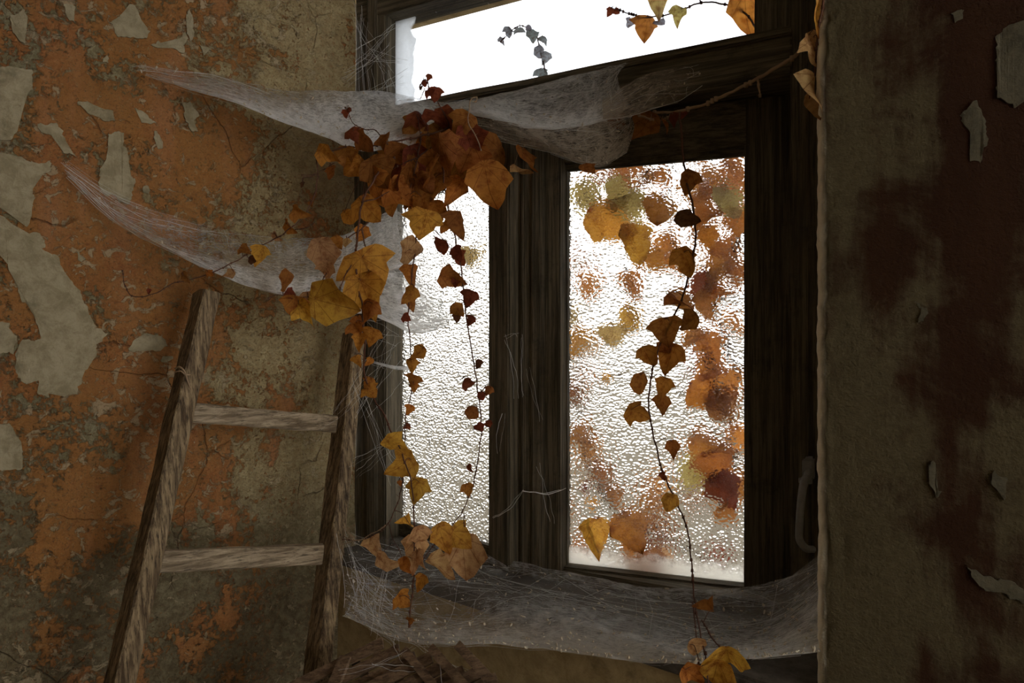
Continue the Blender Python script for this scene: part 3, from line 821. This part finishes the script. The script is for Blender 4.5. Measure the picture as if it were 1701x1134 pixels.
strand('ivy_shoot', 'thin ivy shoot with small leaves hanging before the left edge of the left pane', [
    [(700, 330, DC), (692, 380, 1.70), (688, 430, 1.70), (683, 470, 1.70), (678, 520, 1.70), (681, 570, 1.70), (685, 610, 1.70), (684, 640, 1.69), (675, 690, 1.69), (672, 740, 1.69), (670, 790, 1.69), (662, 830, 1.70), (645, 868, 1.71), (620, 888, 1.72), (590, 897, 1.73), (568, 896, 1.74)],
    [(645, 868, 1.71), (655, 900, 1.70), (668, 925, 1.69)]],
   [(692,420,50,80,'p',{'pitch':.9}),(683,457,34,10,'o'),(680,490,30,-30,'o'),(682,505,26,20,'b'),(677,530,14,60,'r'),(696,586,22,-50,'o'),(684,610,20,0,'o'),(686,634,20,-20,'b'),(688,645,14,0,'o'),(680,682,16,-30,'o'),
    (675,709,11,-60,'r'),(664,803,10,20,'o'),(673,868,30,-70,'y',{'pitch':.9}),(623,907,34,30,'p'),(648,932,38,80,'p'),(668,792,9,0,'o')], seed=17, r=.0017)
strand('ivy_shoot', 'ivy shoot hanging before the middle of the left pane with big leaf below', [
    [(735, 270, DC), (740, 320, 1.72), (752, 380, 1.71), (765, 440, 1.71), (772, 500, 1.71), (780, 560, 1.70), (790, 620, 1.70), (797, 670, 1.70), (800, 710, 1.70), (795, 755, 1.69), (787, 800, 1.69), (770, 845, 1.68), (745, 880, 1.67), (715, 912, 1.66), (700, 935, 1.66)],
    [(770, 852, 1.68), (772, 880, 1.68)], [(785, 640, 1.70), (775, 625, 1.70), (766, 630, 1.7)], [(797, 655, 1.7), (808, 640, 1.7)]],
   [(752,464,42,70,'b'),(762,420,22,30,'r'),(780,498,26,-20,'r'),(761,515,28,40,'b'),(760,528,14,0,'k'),(782,533,16,-40,'r'),(794,604,15,-10,'k'),(782,636,20,70,'r'),(812,650,16,-30,'b'),(801,658,14,20,'r'),(786,685,22,50,'b'),
    (797,713,18,30,'r'),(810,703,12,-60,'r'),(782,778,13,40,'r'),(778,815,20,20,'o'),(732,890,36,20,'y',{'yaw':.6}),(765,895,40,50,'y'),(771,928,64,5,'p',{'flat':.12,'var':2}),(731,939,44,60,'p'),(756,470,14,0,'r')], seed=19, r=.0020)
strand('ivy_shoot', 'long dark ivy shoot before the right pane reaching down over the sill', [
    [(1128, 188, 1.60), (1133, 230, 1.575), (1138, 290, 1.56), (1152, 350, 1.56), (1155, 400, 1.555), (1143, 460, 1.55), (1125, 515, 1.55), (1098, 570, 1.55), (1083, 620, 1.545), (1078, 670, 1.54), (1085, 720, 1.53), (1100, 780, 1.52), (1122, 830, 1.50), (1142, 880, 1.48), (1148, 930, 1.46), (1153, 990, 1.43), (1163, 1050, 1.36), (1172, 1090, 1.29), (1178, 1150, 1.26)],
    [(1150, 1000, 1.43), (1158, 1060, 1.35), (1160, 1110, 1.28)], [(1165, 1030, 1.40), (1190, 1068, 1.32), (1215, 1098, 1.27)]],
   [(1140,303,38,-30,'b'),(1140,366,30,60,'k'),(1145,440,46,20,'o'),(1122,498,30,40,'b'),(1106,551,42,10,'b'),(1076,592,40,30,'o'),(1112,598,48,-15,'o'),(1106,580,28,30,'b'),(1144,535,38,-60,'b'),(1065,640,34,10,'b'),
    (1102,644,30,-20,'o'),(1101,672,32,-10,'b'),(1065,687,36,60,'o'),(1118,744,22,10,'b'),(1102,790,12,30,'r'),(1111,838,30,-15,'y'),(1159,1073,30,70,'p'),(1212,1102,58,10,'y'),(1188,1118,50,-5,'y'),(1151,1122,40,50,'o'),(1172,1006,26,-70,'b',{'pitch':1.})], seed=23, r=.0026)
strand('woody_ivy', 'bare woody ivy stem climbing along the dark transom to the right corner', [
    [(1366, 20, 1.33), (1358, 60, 1.36), (1330, 85, 1.42), (1290, 112, 1.46), (1240, 140, 1.52), (1190, 165, 1.57), (1135, 184, 1.61), (1080, 188, 1.65), (1030, 192, 1.69), (960, 196, 1.72), (890, 200, 1.76)], [(1258, 130, 1.5), (1262, 160, 1.5)], [(1060, 190, 1.65), (1090, 200, 1.63), (1110, 196, 1.62)]],
   [(1072,210,38,-40,'b'),(1105,208,26,0,'b',{'yaw':1.}),(1030,205,30,40,'b'),(1130,190,24,70,'r'),(978,284,26,20,'b',{'d':1.66}),(872,268,44,-10,'b',{'yaw':.9}),(866,282,30,30,'p',{'yaw':1.1})], cat='ivy', seed=29, r=.0045, hairs=.25, mat=M_STEM_PALE)
strand('ivy_shoot', 'ivy leaves hanging at the lit plaster edge in the upper right corner', [
    [(1372, -30, 1.22), (1364, 20, 1.23), (1356, 80, 1.25), (1352, 130, 1.26), (1345, 165, 1.27)]],
   [(1360,25,60,5,'y',{'yaw':1.0}),(1355,90,46,10,'p',{'yaw':.8}),(1350,72,30,30,'p'),(1349,158,66,-22,'p',{'yaw':.9,'var':3})], seed=31, r=.0025)
strand('ivy_tendril', 'small upright curled ivy tip before the grey edge of the upper pane', [
    [(748, 210, DC), (735, 182, 1.73), (722, 162, 1.72), (713, 145, 1.72), (708, 133, 1.72), (702, 133, 1.72), (698, 143, 1.72), (701, 150, 1.72)], [(705, 150, 1.72), (697, 165, 1.72)]],
   [(724,158,22,-10,'r'),(714,153,14,80,'r'),(712,130,11,-20,'r'),(706,139,10,20,'r'),(700,147,8,0,'k')], seed=37, r=.0016, hairs=.3)
strand('ivy_tendril', 'bare hooked ivy tendril standing up from the top of the clump', [
    [(800, 250, 1.70), (790, 225, 1.69), (777, 200, 1.68), (780, 175, 1.68), (785, 165, 1.68), (792, 163, 1.68), (791, 170, 1.68), (786, 169, 1.68)]], [], seed=41, r=.0014, hairs=.2, mat=M_STEM_PALE)
strand('ivy_tendril', 'small curled ivy tip standing up left of the clump in the upper cobweb', [
    [(645, 240, 1.73), (625, 218, 1.72), (605, 215, 1.71), (590, 208, 1.71), (582, 195, 1.71), (577, 185, 1.71), (573, 178, 1.71)]],
   [(574,190,12,10,'r'),(590,228,20,20,'r'),(578,183,9,-30,'r')], seed=43, r=.0013)
strand('ivy_tendril', 'dried berry stalk beside the right ladder rail', [
    [(640, 872, 1.71), (612, 890, 1.715), (590, 897, 1.72), (572, 890, 1.72)], [(590, 897, 1.72), (580, 880, 1.72), (584, 872, 1.72)], [(590, 897, 1.72), (570, 905, 1.72), (572, 918, 1.72)], [(585, 893, 1.72), (575, 878, 1.72), (570, 874, 1.72)]],
   [], seed=47, r=.0013, hairs=.6, mat=M_STEM_PALE)

# ivy outside the window, behind the glass
GB = -.05
def rd(px, k=.065): return R.depth(px, -k)
strand('outside_ivy', 'orange ivy leaves growing outside behind the top of the right pane', [
    [(1260, 200, rd(1260)), (1190, 258, rd(1190)), (1120, 262, rd(1120)), (1070, 300, rd(1070)), (1020, 340, rd(1020)), (975, 330, rd(975)), (940, 370, rd(940))],
    [(1120, 262, rd(1120)), (1110, 330, rd(1110)), (1120, 420, rd(1120)), (1140, 470, rd(1140))], [(1130, 262, rd(1130)), (1190, 290, rd(1190)), (1215, 340, rd(1215)), (1222, 400, rd(1222))]],
   [(974,332,54,10,'g'),(1024,322,46,-30,'g'),(1006,374,64,60,'y'),(1050,358,56,20,'g'),(1054,406,68,10,'y',{'flat':.15}),(1092,352,52,-20,'o'),(1113,408,48,20,'o'),(1167,362,54,-40,'b'),(1077,296,28,0,'o'),(1176,394,32,10,'o'),
    (1206,338,52,0,'g'),(1100,300,34,30,'o'),(1130,440,40,40,'o'),(1200,300,50,10,'o'),(1222,280,40,40,'b'),(1180,320,40,70,'b'),(1228,370,44,10,'o'),(1090,440,44,40,'o'),(1150,320,34,0,'b')], seed=53, r=.004, dj=.012, reach=.2)
strand('outside_ivy', 'dark ivy branch with brown leaves growing outside along the right edge of the right pane', [
    [(1238, 380, rd(1238)), (1210, 430, rd(1210)), (1170, 470, rd(1170, .06)), (1195, 530, rd(1195)), (1215, 590, rd(1215)), (1232, 620, rd(1232))], [(1170, 560, rd(1170)), (1190, 640, rd(1190)), (1208, 700, rd(1208)), (1225, 790, rd(1225))], [(1195, 640, rd(1195)), (1150, 655, rd(1150)), (1130, 652, rd(1130))], [(1195, 500, rd(1195)), (1245, 500, rd(1245))]],
   [(1148,560,48,-30,'o'),(1181,582,54,20,'o'),(1174,610,50,-40,'o'),(1168,652,58,60,'o'),(1210,684,60,10,'b'),(1179,734,62,70,'o',{'flat':.15}),(1190,774,56,20,'b'),(1202,810,48,30,'r'),(1212,858,48,40,'o'),(1172,505,50,10,'b'),
    (1205,480,50,40,'o'),(1225,455,44,0,'b'),(1190,450,46,-40,'o'),(1228,540,40,20,'o'),(1215,640,54,10,'o'),(1195,680,50,70,'b'),(1228,730,44,10,'o'),(1160,470,44,-20,'r'),(1210,420,44,30,'o'),(1130,500,36,20,'b'),(1228,800,38,0,'o')], seed=59, r=.006, dj=.012, reach=.2)
strand('outside_ivy', 'loose yellow and brown ivy leaves outside behind the left half of the right pane', [
    [(938, 480, rd(938, .1)), (960, 560, rd(960, .1)), (965, 700, rd(965, .1)), (990, 800, rd(990, .08)), (1030, 850, rd(1030, .05)), (1080, 880, rd(1080)), (1140, 905, rd(1140)), (1205, 948, rd(1205))], [(995, 625, rd(995)), (1050, 630, rd(1050))], [(1040, 440, rd(1040)), (1050, 500, rd(1050)), (1052, 540, rd(1052))]],
   [(1050,470,44,20,'o'),(1053,528,46,10,'y'),(1019,558,40,0,'g'),(951,527,34,10,'g'),(955,570,44,-20,'y'),(958,658,40,10,'b'),(968,720,40,40,'b'),(998,792,40,-10,'b'),(1021,826,42,20,'b'),(990,888,54,0,'y',{'flat':.15}),(1045,880,54,20,'o'),
    (1052,924,46,0,'o'),(1085,934,46,30,'b'),(1143,784,54,-20,'g',{'yaw':.5}),(986,838,18,0,'y'),(975,810,16,30,'r'),(1110,925,30,60,'p'),(1008,628,16,0,'y')], seed=61, r=.004, dj=.012, reach=.25)
_r = random.Random(5); _l = []
for k in range(44):
    px, py = _r.choice(((_r.uniform(1150, 1236), _r.uniform(260, 860)), (_r.uniform(942, 985), _r.uniform(420, 930)), (_r.uniform(945, 1236), _r.uniform(262, 400)), (_r.uniform(1000, 1200), _r.uniform(800, 950))))
    _l.append((px, py, _r.uniform(26, 52), _r.uniform(-70, 70), _r.choice('boobrp'), {'d': rd(px, _r.uniform(.10, .28))}))
strand('outside_ivy', 'blurred brown ivy leaves farther out behind the rims of the right pane', [
    [(1262, 300, rd(1262, .2)), (1225, 420, rd(1225, .2)), (1215, 560, rd(1215, .2)), (1225, 700, rd(1225, .18)), (1210, 900, rd(1210, .16)), (1190, 990, rd(1190, .1))],
    [(1225, 420, rd(1225, .2)), (1150, 330, rd(1150, .2)), (1050, 300, rd(1050, .2)), (965, 380, rd(965, .2)), (955, 560, rd(955, .2)), (965, 760, rd(965, .2)), (1010, 900, rd(1010, .2)), (1080, 950, rd(1080, .2))]],
   _l, seed=83, r=.003, reach=.3)
dF = lambda px, k=.12: F.depth(px, -k)
strand('outside_ivy', 'ivy sprig with brown leaves outside behind the upper pane at the right', [
    [(1262, 60, dF(1262)), (1240, 25, dF(1240)), (1205, 8, dF(1205)), (1165, 4, dF(1165)), (1120, 20, dF(1120)), (1075, 30, dF(1075)), (1045, 22, dF(1045)), (1014, 14, dF(1014))], [(1165, 4, dF(1165)), (1150, -20, dF(1150))]],
   [(1072,48,36,-10,'b'),(1095,36,18,-60,'s'),(1127,30,28,-25,'g'),(1046,40,18,-25,'s'),(1094,5,44,0,'g'),(1237,18,56,10,'o'),(1012,22,14,-30,'r'),(1026,20,12,60,'r')], seed=67, r=.0028, hairs=.9, dj=.02)
strand('outside_ivy', 'pale grey arching ivy sprig outside behind the upper pane in the middle', [
    [(912, 140, dF(912, .12)), (905, 112, dF(905, .12)), (898, 85, dF(898, .12)), (890, 58, dF(890, .12)), (872, 45, dF(872, .12)), (852, 48, dF(852, .12)), (838, 62, dF(838, .12)), (832, 70, dF(832, .12))]],
   [(833,68,14,40,'s'),(846,55,18,10,'s'),(861,54,20,-20,'s'),(877,49,12,0,'s'),(883,61,20,20,'s'),(898,66,18,-40,'s'),(897,88,20,30,'s'),(905,98,22,-20,'s'),(903,122,22,30,'s')], seed=71, r=.002, hairs=.1)
strand('outside_ivy', 'small dark ivy twig outside at the top of the upper pane', [
    [(795, -6, dF(795)), (775, 3, dF(775)), (762, 6, dF(762)), (757, 12, dF(757))], [(775, 3, dF(775)), (768, -8, dF(768))]],
   [(764,4,10,0,'k'),(772,2,9,40,'k'),(758,12,8,10,'k')], seed=73, r=.0018, hairs=1.)
strand('outside_ivy', 'single yellow ivy leaf hanging outside behind the left pane', [
    [(800, 395, L.depth(800, -.05)), (790, 408, L.depth(790, -.05)), (784, 415, L.depth(784, -.05))]], [(783,428,34,-10,'g')], seed=79, r=.0015)

# ------------------------------------------------------------------ cobwebs
SILLN = (lambda d: Vector((-d.y, d.x)))((E - G).xy.normalized())
def bicat(C, u, v):
    return catmull([catmull(row, u) for row in C], v)
def cobweb(label, C, mat=None, nu=60, nv=26, threads=60, specks=40, seed=1, sag=.004, rim=True, thr=.00028, name='cobweb', over_sill=False):
    """a sagging sheet of cobweb from a grid of control points (px, py, depth, density)"""
    rnd = random.Random(seed)
    P = [[W(*c[:3]) for c in row] for row in C]
    D = [[c[3] for c in row] for row in C]
    root = tag(empty(name, P[0][0]), label, 'cobweb')
    bm = bmesh.new(); uvl = bm.loops.layers.uv.new('UVMap'); dl_ = bm.verts.layers.float.new('web_amount')
    def pt(u, v):
        p = bicat(P, u, v)
        p = p + noise.noise_vector(p * 11 + Vector((seed, 0, 0))) * sag + noise.noise_vector(p * 34) * sag * .4
        if over_sill:                       # rests on the sill, hangs free in front of it
            back = SILLN.dot(Vector((p.x - E.x, p.y - E.y))) + .035
            a_, b_ = p.z, SILL_Z + .009 + .01 * max(0, min(1, back / .1)) - max(0, -back) * 1.2
            h_ = max(0, min(1, .5 + .5 * (a_ - b_) / .025))
            p.z = b_ + (a_ - b_) * h_ + .025 * h_ * (1 - h_)
        return p
    g = []
    for j in range(nv + 1):
        row = []
        for i in range(nu + 1):
            u, v = i / nu, j / nv
            p = pt(u, v); vt = bm.verts.new(p)
            dd = max(0, catmull([catmull(r_, u) for r_ in D], v))
            vt[dl_] = dd
            row.append((vt, u, v))
        g.append(row)
    LU = sum((P[0][k + 1] - P[0][k]).length for k in range(len(P[0]) - 1)); LV = sum((P[k + 1][1] - P[k][1]).length for k in range(len(P) - 1)) + .02
    for j in range(nv):
        for i in range(nu):
            c = (g[j][i], g[j][i + 1], g[j + 1][i + 1], g[j + 1][i])
            f = bm.faces.new([q[0] for q in c]); f.smooth = True
            for lp, q in zip(f.loops, c): lp[uvl].uv = (q[1] * LU + seed * 1.7, q[2] * LV)
    from_bm('web_sheet', bm, mat or M_WEB, root, True, root.location)
    if threads:
        bm = bmesh.new()
        for k in range(int(threads * .7)):
            u0, v0 = rnd.random(), rnd.random(); a = rnd.gauss(0, .75); ln = rnd.uniform(.12, .5)
            pts = []
            off = Vector((rnd.uniform(-1, 1), rnd.uniform(-1, .3), rnd.uniform(-1, 1))) * .008
            for q in range(9):
                u = u0 + math.cos(a) * ln * (q / 8 - .5); v = v0 + math.sin(a) * ln * (q / 8 - .5) * 1.5
                if 0 <= u <= 1 and 0 <= v <= 1: pts.append(pt(u, v) + off * math.sin(q / 8 * math.pi) + Vector((0, -.001, 0)))
            if len(pts) > 2: tube(bm, pts, thr * rnd.uniform(.5, 1.3), None, 3, False)
        if rim:
            for v in (1.0,):
                tube(bm, [pt(i / 50, v) for i in range(51)], thr * 2.0, None, 4, False)
        tag(from_bm('web_threads', bm, M_THREAD, root, False, root.location), kind='stuff')
    if specks:
        bm = bmesh.new()
        for k in range(specks):
            u, v = rnd.random(), rnd.random() ** .8
            p = pt(u, v) + Vector((0, -.002, .002)); r = rnd.choice((.0008, .0011, .0014, .002, .003))
            bmesh.ops.create_icosphere(bm, subdivisions=1, radius=r, matrix=Matrix.Translation(p) @ Matrix.Rotation(rnd.uniform(0, 6), 4, 'Y') @ Matrix.Diagonal((rnd.uniform(.7, 2.2), 1, rnd.uniform(.5, 1), 1)))
        tag(from_bm('web_specks', bm, M_SPECK, root, False, root.location), kind='stuff')
    return root
wl = lambda px, o=.02: wall_d(px, o)
cobweb('long pale cobweb hammock stretched from the orange wall to the top of the ivy clump', [
    [(215,112,wl(215),.02),(350,122,wl(350),.06),(460,148,wl(460),.16),(560,150,1.95,.40),(640,152,1.96,.45),(745,172,1.90,.35)],
    [(225,116,wl(225,.03),.06),(355,135,wl(355,.06),.28),(465,172,1.80,.45),(560,190,1.85,.75),(650,195,1.85,.85),(745,190,1.84,.75)],
    [(235,122,wl(235,.03),.10),(375,158,1.72,.55),(475,196,1.75,.85),(545,222,1.76,1.0),(605,240,1.77,1.0),(700,222,1.80,.8)],
    [(240,125,wl(240,.03),.1),(390,172,1.70,.7),(475,205,1.73,.9),(540,228,1.74,1.0),(603,250,1.76,1.0),(690,240,1.78,.6)]], seed=2, threads=110, specks=110)
cobweb('grey cobweb draped over the front of the dark transom right of the clump', [
    [(735,172,1.92,.5),(800,162,F.depth(800,.03),.7),(880,143,F.depth(880,.03),.65),(960,124,F.depth(960,.03),.5),(1010,112,F.depth(1010,.03),.35),(1045,104,F.depth(1045,.03),.2)],
    [(740,178,1.85,.7),(800,172,1.80,1.0),(870,178,1.77,.55),(950,168,1.73,.45),(1000,150,1.70,.4),(1025,128,1.68,.3)],
    [(745,184,1.80,.7),(800,184,1.74,1.0),(870,204,1.70,1.1),(935,206,1.68,.9),(1000,190,1.67,.7),(1040,165,1.66,.3)],
    [(748,190,1.80,.6),(800,194,1.74,.9),(870,212,1.70,1.0),(935,214,1.68,.9),(1000,200,1.67,.7),(1050,176,1.66,.3)]], seed=3, threads=170, specks=50, thr=.00036)
cobweb('brown dusty cobweb bag hanging below the transom over the mullion top', [
    [(760,190,1.78,.3),(830,200,1.71,.7),(900,212,1.69,.9),(960,208,1.68,.8),(1010,200,1.67,.7),(1060,185,1.66,.6)],
    [(770,205,1.80,.4),(840,220,1.74,.7),(910,238,1.70,.9),(970,238,1.69,.9),(1020,225,1.68,.8),(1058,205,1.67,.6)],
    [(780,218,1.82,.3),(850,236,1.78,.6),(915,252,1.73,.9),(965,266,1.71,1.0),(1005,268,1.70,1.0),(1042,248,1.69,.8)],
    [(790,225,1.83,.2),(855,240,1.79,.5),(920,256,1.74,.8),(965,272,1.72,1.0),(1000,274,1.71,1.0),(1040,254,1.70,.8)]], mat=M_WEB_BROWN, seed=4, threads=70, specks=90)
cobweb('thin cobweb veil on the dark transom beside the climbing ivy stem', [
    [(1000,165,1.66,.6),(1060,130,1.63,.5),(1110,115,1.6,.35),(1160,105,1.58,.05)],
    [(1000,185,1.66,.8),(1060,160,1.62,.65),(1115,140,1.6,.4),(1165,118,1.57,.05)],
    [(1000,200,1.66,.8),(1060,188,1.62,.7),(1120,170,1.6,.4),(1168,140,1.57,.05)]], mat=M_WEB_BROWN, seed=5, threads=25, specks=20)
cobweb('faint grey cobweb hammock low on the orange wall behind the yellow leaves', [
    [(100,262,wl(100),.04),(190,320,wl(190),.08),(300,362,wl(300),.10),(400,385,wl(400),.12),(500,395,1.88,.22),(590,385,1.95,.35),(660,345,1.97,.35)],
    [(105,275,wl(105,.03),.06),(195,345,wl(195,.05),.14),(300,395,wl(300,.06),.20),(400,425,1.74,.28),(500,440,1.78,.42),(590,430,1.84,.5),(665,400,1.88,.45)],
    [(108,285,wl(108,.03),.10),(195,362,wl(195,.07),.2),(290,412,1.62,.3),(390,448,1.66,.5),(500,466,1.70,.75),(590,455,1.75,.75),(680,425,1.80,.6)],
    [(112,292,wl(112,.03),.06),(195,370,wl(195,.07),.14),(290,420,1.62,.25),(400,470,1.66,.5),(500,492,1.70,.65),(590,470,1.75,.7),(700,430,1.80,.5)]], seed=6, threads=130, specks=60)
cobweb('white cobweb hammock across the left edge of the left pane under the yellow leaves', [
    [(555,400,1.92,.3),(610,370,1.95,.45),(660,350,1.95,.35),(700,400,1.93,.1)],
    [(560,450,1.86,.3),(615,450,1.86,.5),(675,460,1.86,.5),(730,480,1.86,.25)],
    [(565,500,1.80,.4),(620,505,1.79,.6),(680,520,1.79,.8),(745,520,1.82,.4)],
    [(570,520,1.78,.4),(620,525,1.77,.7),(690,552,1.77,1.0),(750,538,1.81,.5)]], seed=7, threads=120, specks=40)
cobweb('narrow white cobweb wisp under the hammock at the left pane edge', [
    [(615,600,1.76,.3),(650,606,1.78,.5),(680,606,1.8,.6),(720,600,1.84,.3)],
    [(618,604,1.75,.3),(650,612,1.77,.6),(680,613,1.79,.7),(722,604,1.83,.3)]], seed=8, threads=10, specks=0, nv=6, rim=False)
# the sheet over the sill
zf = SILL_Z
cobweb('wide grey cobweb sheet draped over the window sill under both panes', [
    [(570,890,1.98,.02),(640,892,1.99,.12),(740,900,1.93,.3),(830,925,1.84,.35),(930,948,1.77,.45),(1050,970,1.68,.5),(1180,980,1.60,.45),(1290,965,1.52,.35),(1366,915,1.42,.2)],
    [(572,945,1.88,.12),(640,960,1.86,.3),(740,970,1.80,.22),(840,985,1.74,.20),(940,998,1.67,.20),(1060,1020,1.58,.16),(1180,1030,1.51,.20),(1280,1022,1.44,.32),(1368,965,1.36,.4)],
    [(574,990,1.80,.2),(640,1015,1.75,.3),(740,1025,1.68,.28),(840,1032,1.62,.45),(940,1045,1.55,.65),(1060,1062,1.47,.55),(1170,1068,1.41,.42),(1270,1060,1.36,.6),(1370,1005,1.29,.7)],
    [(574,1016,1.74,.3),(660,1050,1.66,.55),(740,1060,1.60,.95),(850,1062,1.55,1.2),(950,1072,1.48,1.3),(1060,1085,1.41,1.2),(1160,1094,1.35,.8),(1265,1084,1.30,1.1),(1372,1055,1.245,1.1)],
    [(570,1022,1.72,.4),(668,1060,1.64,.8),(750,1068,1.58,1.3),(850,1072,1.53,1.5),(950,1084,1.46,1.4),(1060,1102,1.39,1.2),(1150,1112,1.34,.9),(1262,1092,1.29,1.3),(1374,1080,1.235,1.2)]],
    mat=M_SILLWEB, seed=9, threads=260, specks=900, nu=120, nv=48, sag=.005, over_sill=True)
# loose threads, each bundle one cobweb
def thread_bundle(label, segs, seed, r=.0005, n=1, jit=10, dj=.02):
    rnd = random.Random(seed); bm = bmesh.new(); first = None
    for a, b in segs:
        for k in range(n):
            p = W(a[0] + rnd.gauss(0, jit), a[1] + rnd.gauss(0, jit), a[2] + rnd.gauss(0, dj)); q = W(b[0] + rnd.gauss(0, jit), b[1] + rnd.gauss(0, jit), b[2] + rnd.gauss(0, dj))
            first = first or p
            m = p.lerp(q, .5) + Vector((rnd.gauss(0, .006), rnd.gauss(0, .006), -.03 * (p - q).length + rnd.gauss(0, .006)))
            tube(bm, [v + noise.noise_vector(v * 40) * .004 for v in smooth_path([p, m, q], 6)], r * rnd.uniform(.35, .9), None, 3, False)
    return tag(from_bm('cobweb_threads', bm, M_THREAD, None, False), label, 'cobweb', kind='stuff')
jd = lambda px: F.depth(px, .02)
thread_bundle('tangle of white cobweb threads on the dark post above the upper hammock', [((580,30,1.98),(645,120,1.98)),((600,20,1.98),(612,180,1.95)),((640,70,2.0),(575,130,1.95)),((610,90,1.98),(665,110,1.95)),((585,100,1.96),(655,40,2.0)),((630,110,1.96),(655,200,1.92)),((595,160,1.93),(665,130,1.95))], 1, .00045, 5, 9)
thread_bundle('tangle of cobweb threads between the right ladder rail and the window post', [((600,620,1.85),(640,560,1.9)),((598,690,1.85),(655,600,1.95)),((590,780,1.85),(650,720,1.95)),((600,640,1.85),(650,790,1.95)),((560,680,1.75),(612,620,1.85)),((600,540,1.85),(660,560,1.95))], 2, .0004, 6, 12)
thread_bundle('white cobweb threads on the front of the central mullion', [((838,560,1.80),(858,662,1.80)),((880,610,1.79),(900,700,1.79)),((895,770,1.79),(915,870,1.79)),((838,560,1.80),(862,560,1.80)),((862,560,1.80),(868,660,1.80)),((836,690,1.81),(828,750,1.82))], 3, .0006, 2, 3, .004)
thread_bundle('two pale crossing threads between mullion and right pane', [((820,860,1.80),(868,812,1.74)),((868,812,1.74),(938,812,1.78))], 4, .0012, 2, 2, .003)
thread_bundle('fine cobweb threads in the corner between ladder and sill', [((572,900,1.75),(600,1010,1.72)),((575,940,1.75),(650,1000,1.72)),((600,900,1.75),(690,940,1.7)),((590,1000,1.73),(670,1060,1.65)),((640,960,1.7),(620,1040,1.68)),((610,950,1.7),(600,1020,1.7))], 5, .0005, 7, 12)
thread_bundle('thin cobweb threads over the lath lattice below the sill', [((560,1120,1.5),(690,1070,1.55)),((680,1070,1.55),(800,1120,1.5)),((620,1105,1.5),(700,1110,1.5)),((700,1065,1.55),(740,1134,1.48)),((660,1060,1.6),(668,1098,1.55))], 6, .0005, 2, 4)

# ------------------------------------------------------------------ lath lattice under the sill
lp = tag(empty('lath_lattice', (-.30, 1.52, 0)), 'brown lath lattice leaning below the sill beside the ladder', 'lattice')
lo_ = lp.location.copy()
A0 = W(560, 1125, 1.60); A1 = W(850, 1125, 1.42)
uu = Vector((A1.x - A0.x, A1.y - A0.y, 0)).normalized(); nn_ = Vector((uu.y, -uu.x, 0))
org = W(690, 1090, 1.53)
up_ = (Vector((0, 0, 1)) - nn_ * .9).normalized(); 
def slat(c, ang, ln, w, th, off, seed):
    d = uu * math.cos(ang) + up_ * math.sin(ang); e = uu * -math.sin(ang) + up_ * math.cos(ang); nz = d.cross(e)
    if nz.y > 0: nz = -nz
    bm = bmesh.new(); n = 10; rings = []
    for k in range(n + 1):
        c0 = c + d * (k / n - .5) * ln + nz * off
        rings.append([bm.verts.new(c0 + e * (a * w / 2) + nz * b + noise.noise_vector(Vector((a, b * 50, k * .5 + seed))) * .002) for a, b in ((-1, 0), (1, 0), (1, th), (-1, th))])
    for P, Q in zip(rings, rings[1:]):
        for q in range(4): bm.faces.new((P[q], P[(q + 1) % 4], Q[(q + 1) % 4], Q[q]))
    bm.faces.new(rings[0][::-1]); bm.faces.new(rings[-1])
    from_bm('slat', bm, M_LATH, lp, False, lo_)
for k in range(8):
    a_ = math.radians(36); end = W(640 + 27 * k, 1070 + 8 * k + (k % 3) * 4, 1.60 - .022 * k); ln = .40 + .02 * (k % 3)
    slat(end - (uu * math.cos(a_) + up_ * math.sin(a_)) * ln / 2, a_, ln, .026, .007, .010, k)
for k in range(5):
    a_ = math.radians(-30); st = W(585 + 45 * k, 1092 - 4 * k, 1.62 - .04 * k)
    slat(st + (uu * math.cos(a_) + up_ * math.sin(a_)) * .17, a_, .36, .020, .006, .0, 20 + k)
for sx in (-.18, .16):
    slat(org + uu * sx - up_ * .42, math.radians(90), .78, .030, .010, -.012, 40 + sx)
